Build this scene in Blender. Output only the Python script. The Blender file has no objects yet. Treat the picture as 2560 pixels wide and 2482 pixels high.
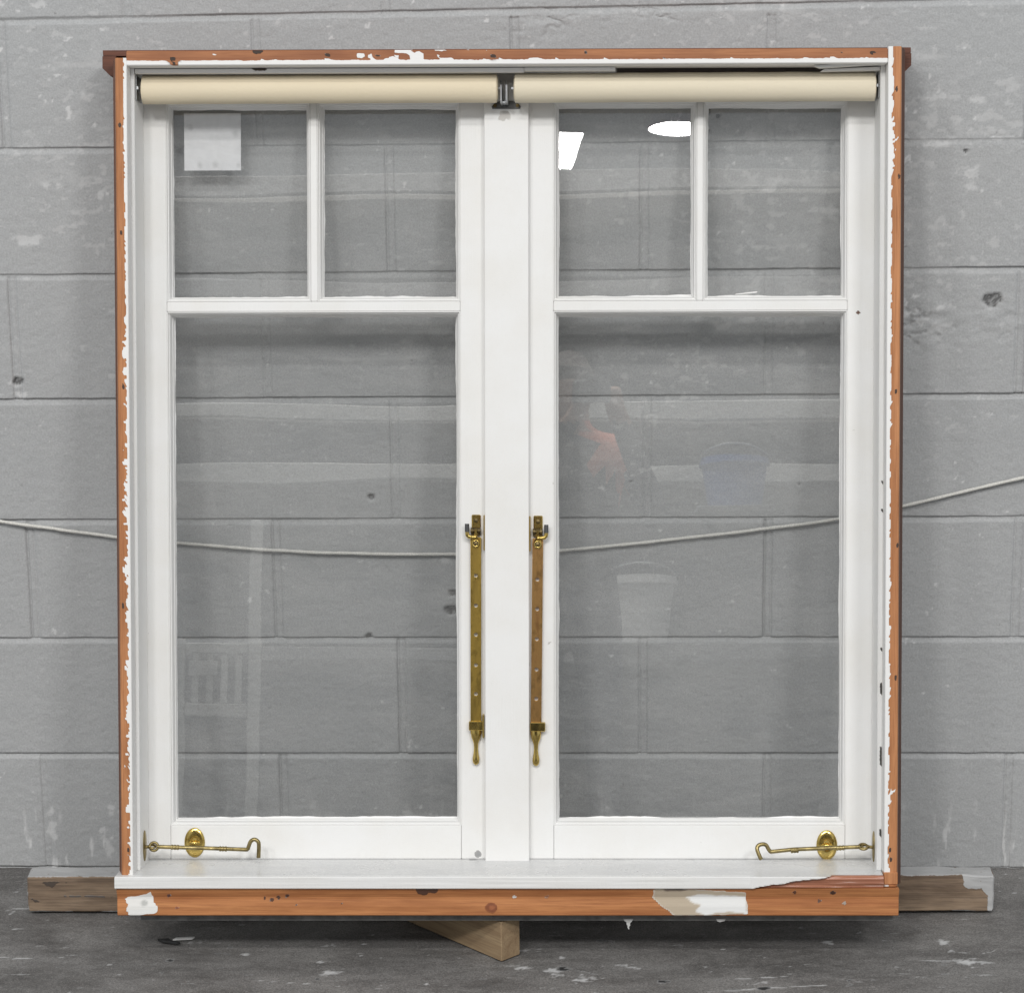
import bpy, bmesh, math, random
import numpy as np
from mathutils import Matrix, Vector
rnd = random.Random(7)
scene = bpy.context.scene
COL = scene.collection

# ------------------------------------------------------------------ camera
cam = bpy.data.cameras.new('camera')
cam.sensor_fit = 'HORIZONTAL'; cam.sensor_width = 36.0
cam.lens = 36.0 * 6361.8 / 2560.0
cam.clip_start = 0.05; cam.clip_end = 200
camo = bpy.data.objects.new('camera', cam); COL.objects.link(camo)
PITCH, YAW, ROLL = 0.235828841, -0.0323720845, -0.0110289021
cp, sp, cy, sy = math.cos(PITCH), math.sin(PITCH), math.cos(YAW), math.sin(YAW)
F_ = Vector((sy*cp, cy*cp, -sp)); R0 = Vector((cy, -sy, 0)); U0 = R0.cross(F_)
R_ = R0*math.cos(ROLL) + U0*math.sin(ROLL); U_ = U0*math.cos(ROLL) - R0*math.sin(ROLL)
M = Matrix.Identity(4)
for i in range(3):
    M[i][0], M[i][1], M[i][2] = R_[i], U_[i], -F_[i]
M.translation = Vector((-0.0823974, -3.9940325, 1.6005842))
camo.matrix_world = M
scene.camera = camo

# ------------------------------------------------------------------ world + light
w = bpy.data.worlds.new('World'); scene.world = w; w.use_nodes = True
bg = w.node_tree.nodes['Background']
bg.inputs[0].default_value = (0.93, 0.97, 1.0, 1); bg.inputs[1].default_value = 0.60
def area(name, loc, target, sx, sy_, power, col=(1, 1, 1)):
    l = bpy.data.lights.new(name, 'AREA'); l.shape = 'RECTANGLE'; l.size = sx; l.size_y = sy_
    l.energy = power; l.color = col
    o = bpy.data.objects.new(name, l); COL.objects.link(o); o.location = loc
    d = Vector(target) - Vector(loc); o.rotation_euler = d.to_track_quat('-Z', 'Y').to_euler()
    return o
area('ceiling_and_added_light', (-1.7, -6.0, 4.9), (-0.3, 0, 0.6), 0.6, 0.6, 90, (1, 0.99, 0.97))
area('ceiling_and_added_light', (-3.3, -6.2, 4.9), (-0.3, 0, 0.6), 0.7, 0.7, 62, (1, 0.99, 0.97))
area('ceiling_and_added_light', (2.5, -6.2, 4.9), (-0.2, 0, 0.6), 0.9, 0.9, 122, (1, 0.99, 0.97))
area('ceiling_and_added_light', (-0.3, -4.7, 5.0), (-0.3, -6.6, 1.3), 2.0, 0.8, 330, (1, 0.98, 0.95))  # added lamp, aimed at the rack to brighten its mirror image
sl_ = bpy.data.lights.new('added_sleeve_spot', 'SPOT'); sl_.energy = 230; sl_.spot_size = math.radians(26); sl_.spot_blend = 0.5; sl_.shadow_soft_size = 0.1  # added spot on the photographer, lifts the mirrored orange sleeve
so_ = bpy.data.objects.new('added_sleeve_spot', sl_); COL.objects.link(so_); so_.location = (0.3, -1.6, 5.0)
so_.rotation_euler = (Vector((-0.15, -4.4, 1.45)) - Vector((0.3, -1.6, 5.0))).to_track_quat('-Z', 'Y').to_euler()
scene.view_settings.view_transform = 'Standard'; scene.view_settings.look = 'None'
scene.view_settings.exposure = 0.0; scene.view_settings.gamma = 1.0
scene.view_settings.use_curve_mapping = False
scene.cycles.use_denoising = True; scene.cycles.sample_clamp_indirect = 3.0
scene.cycles.max_bounces = 8; scene.cycles.transparent_max_bounces = 16

# ------------------------------------------------------------------ noise (numpy)
def _hash(ix, iy, iz, seed):
    h = (ix.astype(np.uint32)*np.uint32(374761393) + iy.astype(np.uint32)*np.uint32(668265263)
         + iz.astype(np.uint32)*np.uint32(2147483647) + np.uint32((seed*144664 + 13) & 0xffffffff))
    h = (h ^ (h >> np.uint32(13)))*np.uint32(1274126177)
    h = (h ^ (h >> np.uint32(16)))*np.uint32(2246822519)
    return ((h ^ (h >> np.uint32(15))) & np.uint32(0xffffff)).astype(np.float64)/0xffffff
def vnoise(P, seed=0):
    P = np.asarray(P, float); i = np.floor(P).astype(np.int64); f = P - i; f = f*f*(3 - 2*f)
    r = 0
    for dx in (0, 1):
        for dy in (0, 1):
            for dz in (0, 1):
                wgt = (f[..., 0] if dx else 1 - f[..., 0])*(f[..., 1] if dy else 1 - f[..., 1])*(f[..., 2] if dz else 1 - f[..., 2])
                r = r + wgt*_hash(i[..., 0] + dx, i[..., 1] + dy, i[..., 2] + dz, seed)
    return r
def fbm(P, scale, octv=4, seed=0, gain=0.5):
    """0..1, scale = (sx,sy,sz) cycles per metre"""
    P = np.asarray(P, float)*np.asarray(scale, float); a, s, t = 1.0, 0, 0
    for k in range(octv):
        s = s + a*vnoise(P + 17.3*k, seed + k*31); t += a; a *= gain; P = P*2.03
    return s/t
def sstep(a, b, x):
    t = np.clip((x - a)/(b - a), 0, 1); return t*t*(3 - 2*t)

# ------------------------------------------------------------------ mesh builder
class MB:
    def __init__(s): s.v, s.f = [], []
    def add(s, V, F):
        b = len(s.v); s.v += [tuple(p) for p in V]; s.f += [tuple(i + b for i in q) for q in F]; return s
    def prism(s, prof, axis, a, b, step=0.02, pstep=None, bev=0.0006):
        """closed 2D profile swept along an axis; 'x': prof=(y,z); 'y': prof=(x,z); 'z': prof=(x,y)"""
        if pstep:
            q = []
            for k in range(len(prof)):
                p0, p1 = prof[k], prof[(k+1) % len(prof)]
                n = max(1, int(math.dist(p0, p1)/pstep))
                q += [(p0[0] + (p1[0]-p0[0])*j/n, p0[1] + (p1[1]-p0[1])*j/n) for j in range(n)]
            prof = q
        n = max(1, int(abs(b - a)/step)); ts = [a + (b-a)*j/n for j in range(n+1)]
        cx = sum(p[0] for p in prof)/len(prof); cy_ = sum(p[1] for p in prof)/len(prof)
        rings = [(a, bev)] + [(a + math.copysign(bev, b-a), 0)] + [(t, 0) for t in ts[1:-1]] + [(b - math.copysign(bev, b-a), 0), (b, bev)]
        V = []
        for t, sh in rings:
            for p in prof:
                p0 = p[0] - math.copysign(min(sh, abs(p[0]-cx)), p[0]-cx); p1 = p[1] - math.copysign(min(sh, abs(p[1]-cy_)), p[1]-cy_)
                V.append((t, p0, p1) if axis == 'x' else (p0, t, p1) if axis == 'y' else (p0, p1, t))
        m = len(prof); F = []
        for r in range(len(rings)-1):
            for k in range(m):
                F.append((r*m+k, r*m+(k+1) % m, (r+1)*m+(k+1) % m, (r+1)*m+k))
        F.append(tuple(range(m))); F.append(tuple((len(rings)-1)*m+k for k in range(m)))
        return s.add(V, F)
    def box(s, x0, x1, y0, y1, z0, z1, bev=0.0008, step=0.02, pstep=None, axis=None):
        d = {'x': x1-x0, 'y': y1-y0, 'z': z1-z0}; axis = axis or max(d, key=d.get)
        lim = {'x': (x0, x1), 'y': (y0, y1), 'z': (z0, z1)}
        o = [k for k in 'xyz' if k != axis]; (p0, p1), (q0, q1) = lim[o[0]], lim[o[1]]
        c = min(bev, (p1-p0)*.4, (q1-q0)*.4)
        prof = [(p0+c, q0), (p1-c, q0), (p1, q0+c), (p1, q1-c), (p1-c, q1), (p0+c, q1), (p0, q1-c), (p0, q0+c)]
        return s.prism(prof, axis, lim[axis][0], lim[axis][1], step, pstep, c)
    def ring(s, x0, x1, y0, y1, prof):
        """closed profile (d = inward offset, z) mitred round a rectangle in xy"""
        V, F, m = [], [], len(prof)
        segs = []
        for (cx, cy_, sx, sy2) in ((x0, y0, 1, 1), (x1, y0, -1, 1), (x1, y1, -1, -1), (x0, y1, 1, -1)):
            for d, z in prof: V.append((cx + sx*d, cy_ + sy2*d, z))
        for c in range(4):
            for k in range(m):
                F.append((c*m+k, c*m+(k+1) % m, ((c+1) % 4)*m+(k+1) % m, ((c+1) % 4)*m+k))
        return s.add(V, F)
    def tube(s, pts, rad, seg=14, cap=True):
        P = [Vector(p) for p in pts]; R = rad if isinstance(rad, (list, tuple)) else [rad]*len(P)
        V, F = [], []; t0 = (P[1]-P[0]).normalized()
        nrm = t0.orthogonal().normalized()
        for i, p in enumerate(P):
            t = (P[min(i+1, len(P)-1)] - P[max(i-1, 0)]).normalized()
            nrm = (nrm - t*nrm.dot(t)).normalized(); bn = t.cross(nrm)
            for k in range(seg):
                an = 2*math.pi*k/seg; V.append(p + (nrm*math.cos(an) + bn*math.sin(an))*R[i])
        for i in range(len(P)-1):
            for k in range(seg): F.append((i*seg+k, i*seg+(k+1) % seg, (i+1)*seg+(k+1) % seg, (i+1)*seg+k))
        if cap: F.append(tuple(range(seg))); F.append(tuple((len(P)-1)*seg+k for k in range(seg)))
        return s.add(V, F)
    def torus(s, c, axis, R, r, seg=28, sub=12):
        ax = Vector(axis).normalized(); u = ax.orthogonal().normalized(); v = ax.cross(u); c = Vector(c); V, F = [], []
        for i in range(seg):
            a = 2*math.pi*i/seg; d = u*math.cos(a) + v*math.sin(a)
            for k in range(sub):
                b = 2*math.pi*k/sub; V.append(c + d*(R + r*math.cos(b)) + ax*(r*math.sin(b)))
        for i in range(seg):
            for k in range(sub): F.append((i*sub+k, i*sub+(k+1) % sub, ((i+1) % seg)*sub+(k+1) % sub, ((i+1) % seg)*sub+k))
        return s.add(V, F)
    def dome(s, c, rx, ry, prof, seg=36, axis='z', sgn=1):
        """elliptical stack: prof = [(fraction of radius, height)] along +axis; base closed"""
        V, F = [], []
        for fr, h in prof:
            for k in range(seg):
                a = 2*math.pi*k/seg; p, q = rx*fr*math.cos(a), ry*fr*math.sin(a)
                V.append((c[0]+p, c[1]+q, c[2]+sgn*h) if axis == 'z' else (c[0]+sgn*h, c[1]+q, c[2]+p) if axis == 'x' else (c[0]+p, c[1]+sgn*h, c[2]+q))
        n = len(prof)
        for i in range(n-1):
            for k in range(seg): F.append((i*seg+k, i*seg+(k+1) % seg, (i+1)*seg+(k+1) % seg, (i+1)*seg+k))
        F.append(tuple(range(seg))); F.append(tuple((n-1)*seg+k for k in range(seg)))
        return s.add(V, F)
    def build(s, name, mat, parent=None, warp=None, tint=None, smooth=None, mesh_only=False):
        me = bpy.data.meshes.new(name); me.from_pydata(s.v, [], s.f)
        bm = bmesh.new(); bm.from_mesh(me); bmesh.ops.recalc_face_normals(bm, faces=bm.faces[:]); bm.to_mesh(me); bm.free()
        finish(me, mat, warp, tint, smooth)
        return link(name, me, parent)
def finish(me, mat, warp=None, tint=None, smooth=None):
    n = len(me.vertices); P = np.empty(n*3); me.vertices.foreach_get('co', P); P = P.reshape(-1, 3)
    if True:
        c = np.ones((n, 4)); c[:, 3] = 0
        if tint: tint(P, c)
        at = me.color_attributes.new('tint', 'FLOAT_COLOR', 'POINT'); at.data.foreach_set('color', c.ravel())
    if warp:
        P = warp(P.copy()); me.vertices.foreach_set('co', P.ravel()); me.update()
    me.materials.append(mat)
    if smooth is not None:
        me.shade_smooth(); me.set_sharp_from_angle(angle=math.radians(smooth))
def link(name, me, parent=None):
    o = bpy.data.objects.new(name, me); COL.objects.link(o)
    if parent: o.parent = parent
    return o
def thing(name, label, cat, loc=(0, 0, 0), group=None, rot=None):
    o = bpy.data.objects.new(name, None); COL.objects.link(o); o.location = loc; o.empty_display_size = 0.05
    if rot: o.rotation_euler = rot
    return tag(o, label, cat, group)
def tag(o, label, cat, group=None):
    o['label'] = label; o['category'] = cat
    if group: o['group'] = group
    return o

# ------------------------------------------------------------------ materials
class NT:
    def __init__(s, name):
        s.m = bpy.data.materials.new(name); s.m.use_nodes = True; s.t = s.m.node_tree; s.t.nodes.clear()
        s.out = s.n('ShaderNodeOutputMaterial'); s.b = s.n('ShaderNodeBsdfPrincipled'); s.l(s.b.outputs[0], s.out.inputs[0])
        s.co = s.n('ShaderNodeTexCoord').outputs['Object']
    def n(s, t, **k):
        o = s.t.nodes.new(t)
        for a, v in k.items(): setattr(o, a, v)
        return o
    def l(s, a, b): s.t.links.new(a, b)
    def set(s, node, i, v):
        if isinstance(v, bpy.types.NodeSocket): s.l(v, node.inputs[i])
        else: node.inputs[i].default_value = v
    def scaled(s, sc, loc=(0, 0, 0)):
        m = s.n('ShaderNodeMapping'); s.l(s.co, m.inputs[0]); m.inputs['Scale'].default_value = sc; m.inputs['Location'].default_value = loc
        return m.outputs[0]
    def noise(s, scale=1.0, detail=4, rough=0.5, vec=None, dist=0.0):
        n = s.n('ShaderNodeTexNoise'); s.l(vec or s.co, n.inputs['Vector']); n.inputs['Scale'].default_value = scale
        n.inputs['Detail'].default_value = detail; n.inputs['Roughness'].default_value = rough; n.inputs['Distortion'].default_value = dist
        return n.outputs['Fac']
    def ramp(s, f, stops, interp='LINEAR'):
        r = s.n('ShaderNodeValToRGB'); s.l(f, r.inputs[0]); r.color_ramp.interpolation = interp
        e = r.color_ramp.elements
        while len(e) < len(stops): e.new(0.5)
        for el, (p, c) in zip(e, stops): el.position = p; el.color = (c, c, c, 1) if isinstance(c, (int, float)) else (*c, 1)
        return r.outputs[0]
    def math(s, op, a, b=0.0, c=0.0, clamp=False):
        m = s.n('ShaderNodeMath', operation=op, use_clamp=clamp); s.set(m, 0, a); s.set(m, 1, b); s.set(m, 2, c); return m.outputs[0]
    def mix(s, f, a, b, mode='MIX'):
        m = s.n('ShaderNodeMix', data_type='RGBA', blend_type=mode)
        s.set(m, 0, f)
        for i, v in ((6, a), (7, b)):
            if isinstance(v, bpy.types.NodeSocket): s.l(v, m.inputs[i])
            else: m.inputs[i].default_value = (*v, 1) if len(v) == 3 else v
        return m.outputs[2]
    def tint(s, edge=0.35, nscale=250.0, lo=0.45, hi=0.55):
        a = s.n('ShaderNodeAttribute', attribute_name='tint')
        nz = s.noise(nscale, 3, 0.6)
        f = s.math('ADD', a.outputs['Alpha'], s.math('MULTIPLY', s.math('SUBTRACT', nz, 0.5), edge))
        mr = s.n('ShaderNodeMapRange'); s.l(f, mr.inputs[0]); mr.inputs[1].default_value = lo; mr.inputs[2].default_value = hi
        return a.outputs['Color'], mr.outputs[0], a.outputs['Alpha']
    def bump(s, h, dist=0.001, strength=1.0, prev=None):
        b = s.n('ShaderNodeBump'); s.l(h, b.inputs['Height']); b.inputs['Distance'].default_value = dist; b.inputs['Strength'].default_value = strength
        if prev: s.l(prev, b.inputs['Normal'])
        s.l(b.outputs[0], s.b.inputs['Normal']); return b.outputs[0]
    def fin(s, color=None, rough=None, metal=None, spec=None):
        for k, v in (('Base Color', color), ('Roughness', rough), ('Metallic', metal), ('Specular IOR Level', spec)):
            if v is None: continue
            if isinstance(v, bpy.types.NodeSocket): s.l(v, s.b.inputs[k])
            else: s.b.inputs[k].default_value = (*v, 1) if isinstance(v, tuple) else v
        return s.m

def mat_wall():
    t = NT('painted_block')
    col, f, al = t.tint(0.45, 210, 0.12, 0.85)
    big = t.noise(2.2, 3, 0.55); mid = t.noise(30, 5, 0.7); fine = t.noise(330, 4, 0.75); pore = t.noise(190, 3, 0.6)
    base = t.ramp(big, [(0.3, (0.415, 0.422, 0.427)), (0.7, (0.437, 0.442, 0.445))])
    base = t.mix(t.math('MULTIPLY', t.ramp(mid, [(0.45, 0.0), (0.75, 1.0)]), 0.22), base, (0.50, 0.50, 0.495))
    base = t.mix(t.math('MULTIPLY', t.ramp(fine, [(0.36, 1.0), (0.53, 0.0)]), 0.46), base, (0.30, 0.30, 0.30))
    base = t.mix(t.math('MULTIPLY', t.ramp(fine, [(0.54, 0.0), (0.66, 1.0)]), 0.45), base, (0.54, 0.54, 0.54))
    c = t.mix(f, base, col)
    h = t.math('ADD', t.math('MULTIPLY', fine, 0.6), t.math('MULTIPLY', t.noise(130, 4, 0.6), 1.0))
    h = t.math('SUBTRACT', h, t.math('MULTIPLY', t.ramp(pore, [(0.24, 1.0), (0.36, 0.0)]), 0.7))
    t.bump(h, 0.0011, 0.62)
    return t.fin(c, 0.62, spec=0.3)
def mat_floor():
    t = NT('worn_concrete')
    col, f, al = t.tint(0.6, 210, 0.15, 0.9)
    blot = t.noise(1.0, 5, 0.62, t.scaled((5, 9, 5)), 0.5); st = t.noise(1.0, 5, 0.65, t.scaled((6.0, 17.0, 3))); st2 = t.noise(1.0, 4, 0.65, t.scaled((34, 66, 10)))
    fine = t.noise(420, 4, 0.8)
    base = t.ramp(blot, [(0.32, (0.085, 0.081, 0.077)), (0.5, (0.160, 0.154, 0.148)), (0.68, (0.235, 0.228, 0.219))])
    base = t.mix(t.math('MULTIPLY', t.ramp(st, [(0.46, 0.0), (0.74, 1.0)]), 0.55), base, (0.29, 0.283, 0.275))
    base = t.mix(t.math('MULTIPLY', t.ramp(st2, [(0.50, 0.0), (0.70, 1.0)]), 0.40), base, (0.27, 0.262, 0.255))
    base = t.mix(t.math('MULTIPLY', t.ramp(st2, [(0.30, 1.0), (0.44, 0.0)]), 0.35), base, (0.085, 0.082, 0.08))
    base = t.mix(t.math('MULTIPLY', t.ramp(fine, [(0.38, 1.0), (0.52, 0.0)]), 0.65), base, (0.06, 0.057, 0.055))
    base = t.mix(t.math('MULTIPLY', t.ramp(fine, [(0.55, 0.0), (0.64, 1.0)]), 0.45), base, (0.36, 0.325, 0.32))
    sp_ = t.noise(1.0, 4, 0.7, t.scaled((60, 190, 70)))
    base = t.mix(t.ramp(sp_, [(0.66, 0.0), (0.78, 0.85)]), base, (0.52, 0.51, 0.5))
    c = t.mix(f, base, col)
    t.bump(t.math('ADD', fine, t.math('MULTIPLY', st2, 1.0)), 0.0014, 0.7)
    return t.fin(c, t.ramp(st2, [(0.3, 0.55), (0.7, 0.8)]), spec=0.35)
def mat_white(name='white_paint', c0=(0.80, 0.795, 0.785), rough=0.42):
    t = NT(name)
    col, f, al = t.tint(0.4, 300, 0.42, 0.58)
    n1 = t.noise(9, 4, 0.6); n2 = t.noise(1.0, 5, 0.6, t.scaled((240, 9, 240))); n3 = t.noise(500, 2, 0.6)
    base = t.ramp(n1, [(0.3, (c0[0]*.965, c0[1]*.955, c0[2]*.935)), (0.6, c0)])
    base = t.mix(t.math('MULTIPLY', t.ramp(n3, [(0.3, 1.0), (0.42, 0.0)]), 0.10), base, (0.5, 0.49, 0.47))
    c = t.mix(f, base, col)
    t.bump(t.math('ADD', t.math('MULTIPLY', n3, 0.25), n2), 0.0005, 0.6)
    return t.fin(c, t.ramp(n1, [(0.3, rough), (0.7, rough+0.1)]), spec=0.45)
def mat_wood(name, axis, a, b, cdark, rough=0.6, grain=1.0, paint=True):
    """bare timber, grain along AXIS"""
    t = NT(name)
    k = {'x': (2.2, 60, 60), 'y': (60, 2.2, 60), 'z': (60, 60, 2.2)}[axis]
    k2 = {'x': (14, 420, 420), 'y': (420, 14, 420), 'z': (420, 420, 14)}[axis]
    g1 = t.noise(grain, 5, 0.55, t.scaled(k), 0.6); g2 = t.noise(grain, 3, 0.6, t.scaled(k2)); big = t.noise(1.0, 4, 0.6, t.scaled(tuple(7 if v < 10 else 26 for v in k)))
    base = t.ramp(g1, [(0.28, b), (0.62, a)])
    base = t.mix(t.math('MULTIPLY', t.ramp(g2, [(0.35, 1.0), (0.55, 0.0)]), 0.40), base, cdark)
    base = t.mix(t.math('MULTIPLY', t.ramp(big, [(0.48, 0.0), (0.72, 1.0)]), 0.55), base, tuple(v*.85 for v in b))
    base = t.mix(t.math('MULTIPLY', t.ramp(big, [(0.28, 1.0), (0.45, 0.0)]), 0.35), base, tuple(min(1, v*1.18) for v in a))
    c = base; h = t.math('MULTIPLY', g2, 0.6)
    if paint:
        col, f, al = t.tint(0.55, 190, 0.44, 0.54)
        c = t.mix(f, base, col); h = t.math('ADD', h, t.math('MULTIPLY', f, 1.2))
    t.bump(h, 0.0006, 0.7)
    return t.fin(c, rough, spec=0.3)
def mat_brass(name, c0, c1, rough=0.32, sc=60):
    t = NT(name)
    n = t.noise(sc, 4, 0.6, t.scaled((1, 0.35, 1))); f = t.noise(400, 2, 0.6)
    c = t.ramp(n, [(0.32, c1), (0.62, c0)])
    c = t.mix(t.ramp(t.noise(sc*1.7, 4, .65, t.scaled((1, .5, 1))), [(.52, 0.0), (.70, .5)]), c, tuple(v*.35 for v in c1))
    t.bump(t.math('ADD', t.math('MULTIPLY', f, .3), n), 0.0003, 0.22)
    return t.fin(c, t.ramp(n, [(0.3, rough+0.18), (0.7, rough)]), 1.0)
def mat_plain(name, c, rough=0.5, metal=0.0, var=0.12, sc=40, bump=0.0004):
    t = NT(name); n = t.noise(sc, 4, 0.6)
    base = t.ramp(n, [(0.3, tuple(v*(1-var) for v in c)), (0.7, tuple(min(1, v*(1+var)) for v in c))])
    t.bump(n, bump, 0.5)
    return t.fin(base, rough, metal)
def mat_blind(name, c):
    t = NT(name)
    n = t.noise(1.0, 3, 0.6, t.scaled((300, 300, 300))); s = t.noise(1.0, 3, 0.6, t.scaled((3, 40, 40)))
    base = t.ramp(s, [(0.3, tuple(v*0.93 for v in c)), (0.7, c)])
    t.bump(n, 0.0006, 0.6)
    return t.fin(base, 0.62, spec=0.3)
def mat_glass():
    t = NT('window_glass'); t.t.nodes.remove(t.b)
    lw = t.n('ShaderNodeLayerWeight'); lw.inputs['Blend'].default_value = 0.5
    f = t.math('POWER', lw.outputs['Facing'], 5.0)
    f = t.math('ADD', t.math('MULTIPLY', f, 0.9), 0.052)
    tr = t.n('ShaderNodeBsdfTransparent'); tr.inputs[0].default_value = (0.968, 0.97, 0.97, 1)
    gl = t.n('ShaderNodeBsdfGlossy'); gl.inputs['Roughness'].default_value = 0.0; gl.inputs[0].default_value = (1, 1, 1, 1)
    wv = t.noise(1.0, 2, 0.4, t.scaled((1.6, 5, 1)))
    bp = t.n('ShaderNodeBump'); t.l(wv, bp.inputs['Height']); bp.inputs['Distance'].default_value = 0.00042; bp.inputs['Strength'].default_value = 1
    t.l(bp.outputs[0], gl.inputs['Normal'])
    mx = t.n('ShaderNodeMixShader'); t.l(f, mx.inputs[0]); t.l(tr.outputs[0], mx.inputs[1]); t.l(gl.outputs[0], mx.inputs[2])
    # dust and smears on the glass
    df = t.n('ShaderNodeBsdfDiffuse'); df.inputs[0].default_value = (0.55, 0.54, 0.52, 1)
    d1 = t.ramp(t.noise(1.0, 6, 0.7, t.scaled((4, 14, 5)), 0.8), [(0.40, 0.008), (0.75, 0.085)])
    d2 = t.ramp(t.noise(1.0, 4, 0.7, t.scaled((210, 260, 210))), [(0.62, 0.0), (0.80, 0.10)])
    d3 = t.ramp(t.noise(1.0, 4, 0.6, t.scaled((30, 6, 30))), [(0.55, 0.0), (0.80, 0.045)])
    d = t.math('ADD', t.math('ADD', d1, d2), d3)
    m2 = t.n('ShaderNodeMixShader'); t.l(d, m2.inputs[0]); t.l(mx.outputs[0], m2.inputs[1]); t.l(df.outputs[0], m2.inputs[2])
    t.l(m2.outputs[0], t.out.inputs[0])
    return t.m
def mat_emit(name, c, s):
    t = NT(name); t.t.nodes.remove(t.b); e = t.n('ShaderNodeEmission'); e.inputs[0].default_value = (*c, 1); e.inputs[1].default_value = s
    t.l(e.outputs[0], t.out.inputs[0]); return t.m

ORANGE, ORANGE_D, BROWN = (0.55, 0.24, 0.095), (0.34, 0.125, 0.045), (0.22, 0.075, 0.03)
M_WALL, M_FLOOR, M_WHITE, M_GLASS = mat_wall(), mat_floor(), mat_white(), mat_glass()
M_WOODX = mat_wood('bare_timber', 'x', ORANGE, ORANGE_D, BROWN)
M_WOODY = mat_wood('bare_timber', 'y', (0.53, 0.24, 0.105), (0.35, 0.14, 0.055), BROWN)
M_DARKW = mat_wood('dark_timber', 'x', (0.16, 0.06, 0.035), (0.09, 0.035, 0.022), (0.04, 0.018, 0.012))
M_GREYW = mat_wood('weathered_timber', 'x', (0.29, 0.21, 0.145), (0.145, 0.10, 0.072), (0.05, 0.04, 0.034))
M_BLOCKW = mat_wood('sawn_timber', 'x', (0.38, 0.275, 0.165), (0.25, 0.165, 0.095), (0.15, 0.10, 0.065), grain=1.0)
M_BRASS = mat_brass('aged_brass', (0.58, 0.40, 0.105), (0.36, 0.24, 0.055), 0.26)
M_BRASS2 = mat_brass('tarnished_copper_brass', (0.68, 0.40, 0.15), (0.28, 0.15, 0.06), 0.26, 48)
M_HOOK = mat_brass('dull_brass', (0.40, 0.32, 0.15), (0.20, 0.155, 0.07), 0.34)
M_PLATE = mat_brass('polished_brass', (0.70, 0.52, 0.17), (0.50, 0.36, 0.10), 0.14)
M_DARKBR = mat_brass('dark_brass', (0.20, 0.15, 0.07), (0.08, 0.06, 0.035), 0.45)
M_STEEL = mat_plain('dull_steel', (0.42, 0.43, 0.44), 0.38, 1.0, 0.25)
M_DARKST = mat_plain('dark_steel', (0.10, 0.10, 0.10), 0.5, 0.7, 0.4)
M_BLINDL = mat_blind('cream_blind_fabric', (0.78, 0.68, 0.505)); M_BLINDR = mat_blind('pale_blind_fabric', (0.78, 0.70, 0.545))
M_GREY = mat_plain('grey_dirty_paint', (0.16, 0.16, 0.155), 0.6, 0, 0.35, 60)
M_FLAKE = mat_plain('dirty_flake', (.50, .50, .49), .7)
M_ROPE = mat_plain('white_cord', (0.66, 0.65, 0.61), 0.8, 0, 0.2, 500, 0.0015)

WHITE = (0.80, 0.79, 0.775)

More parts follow.
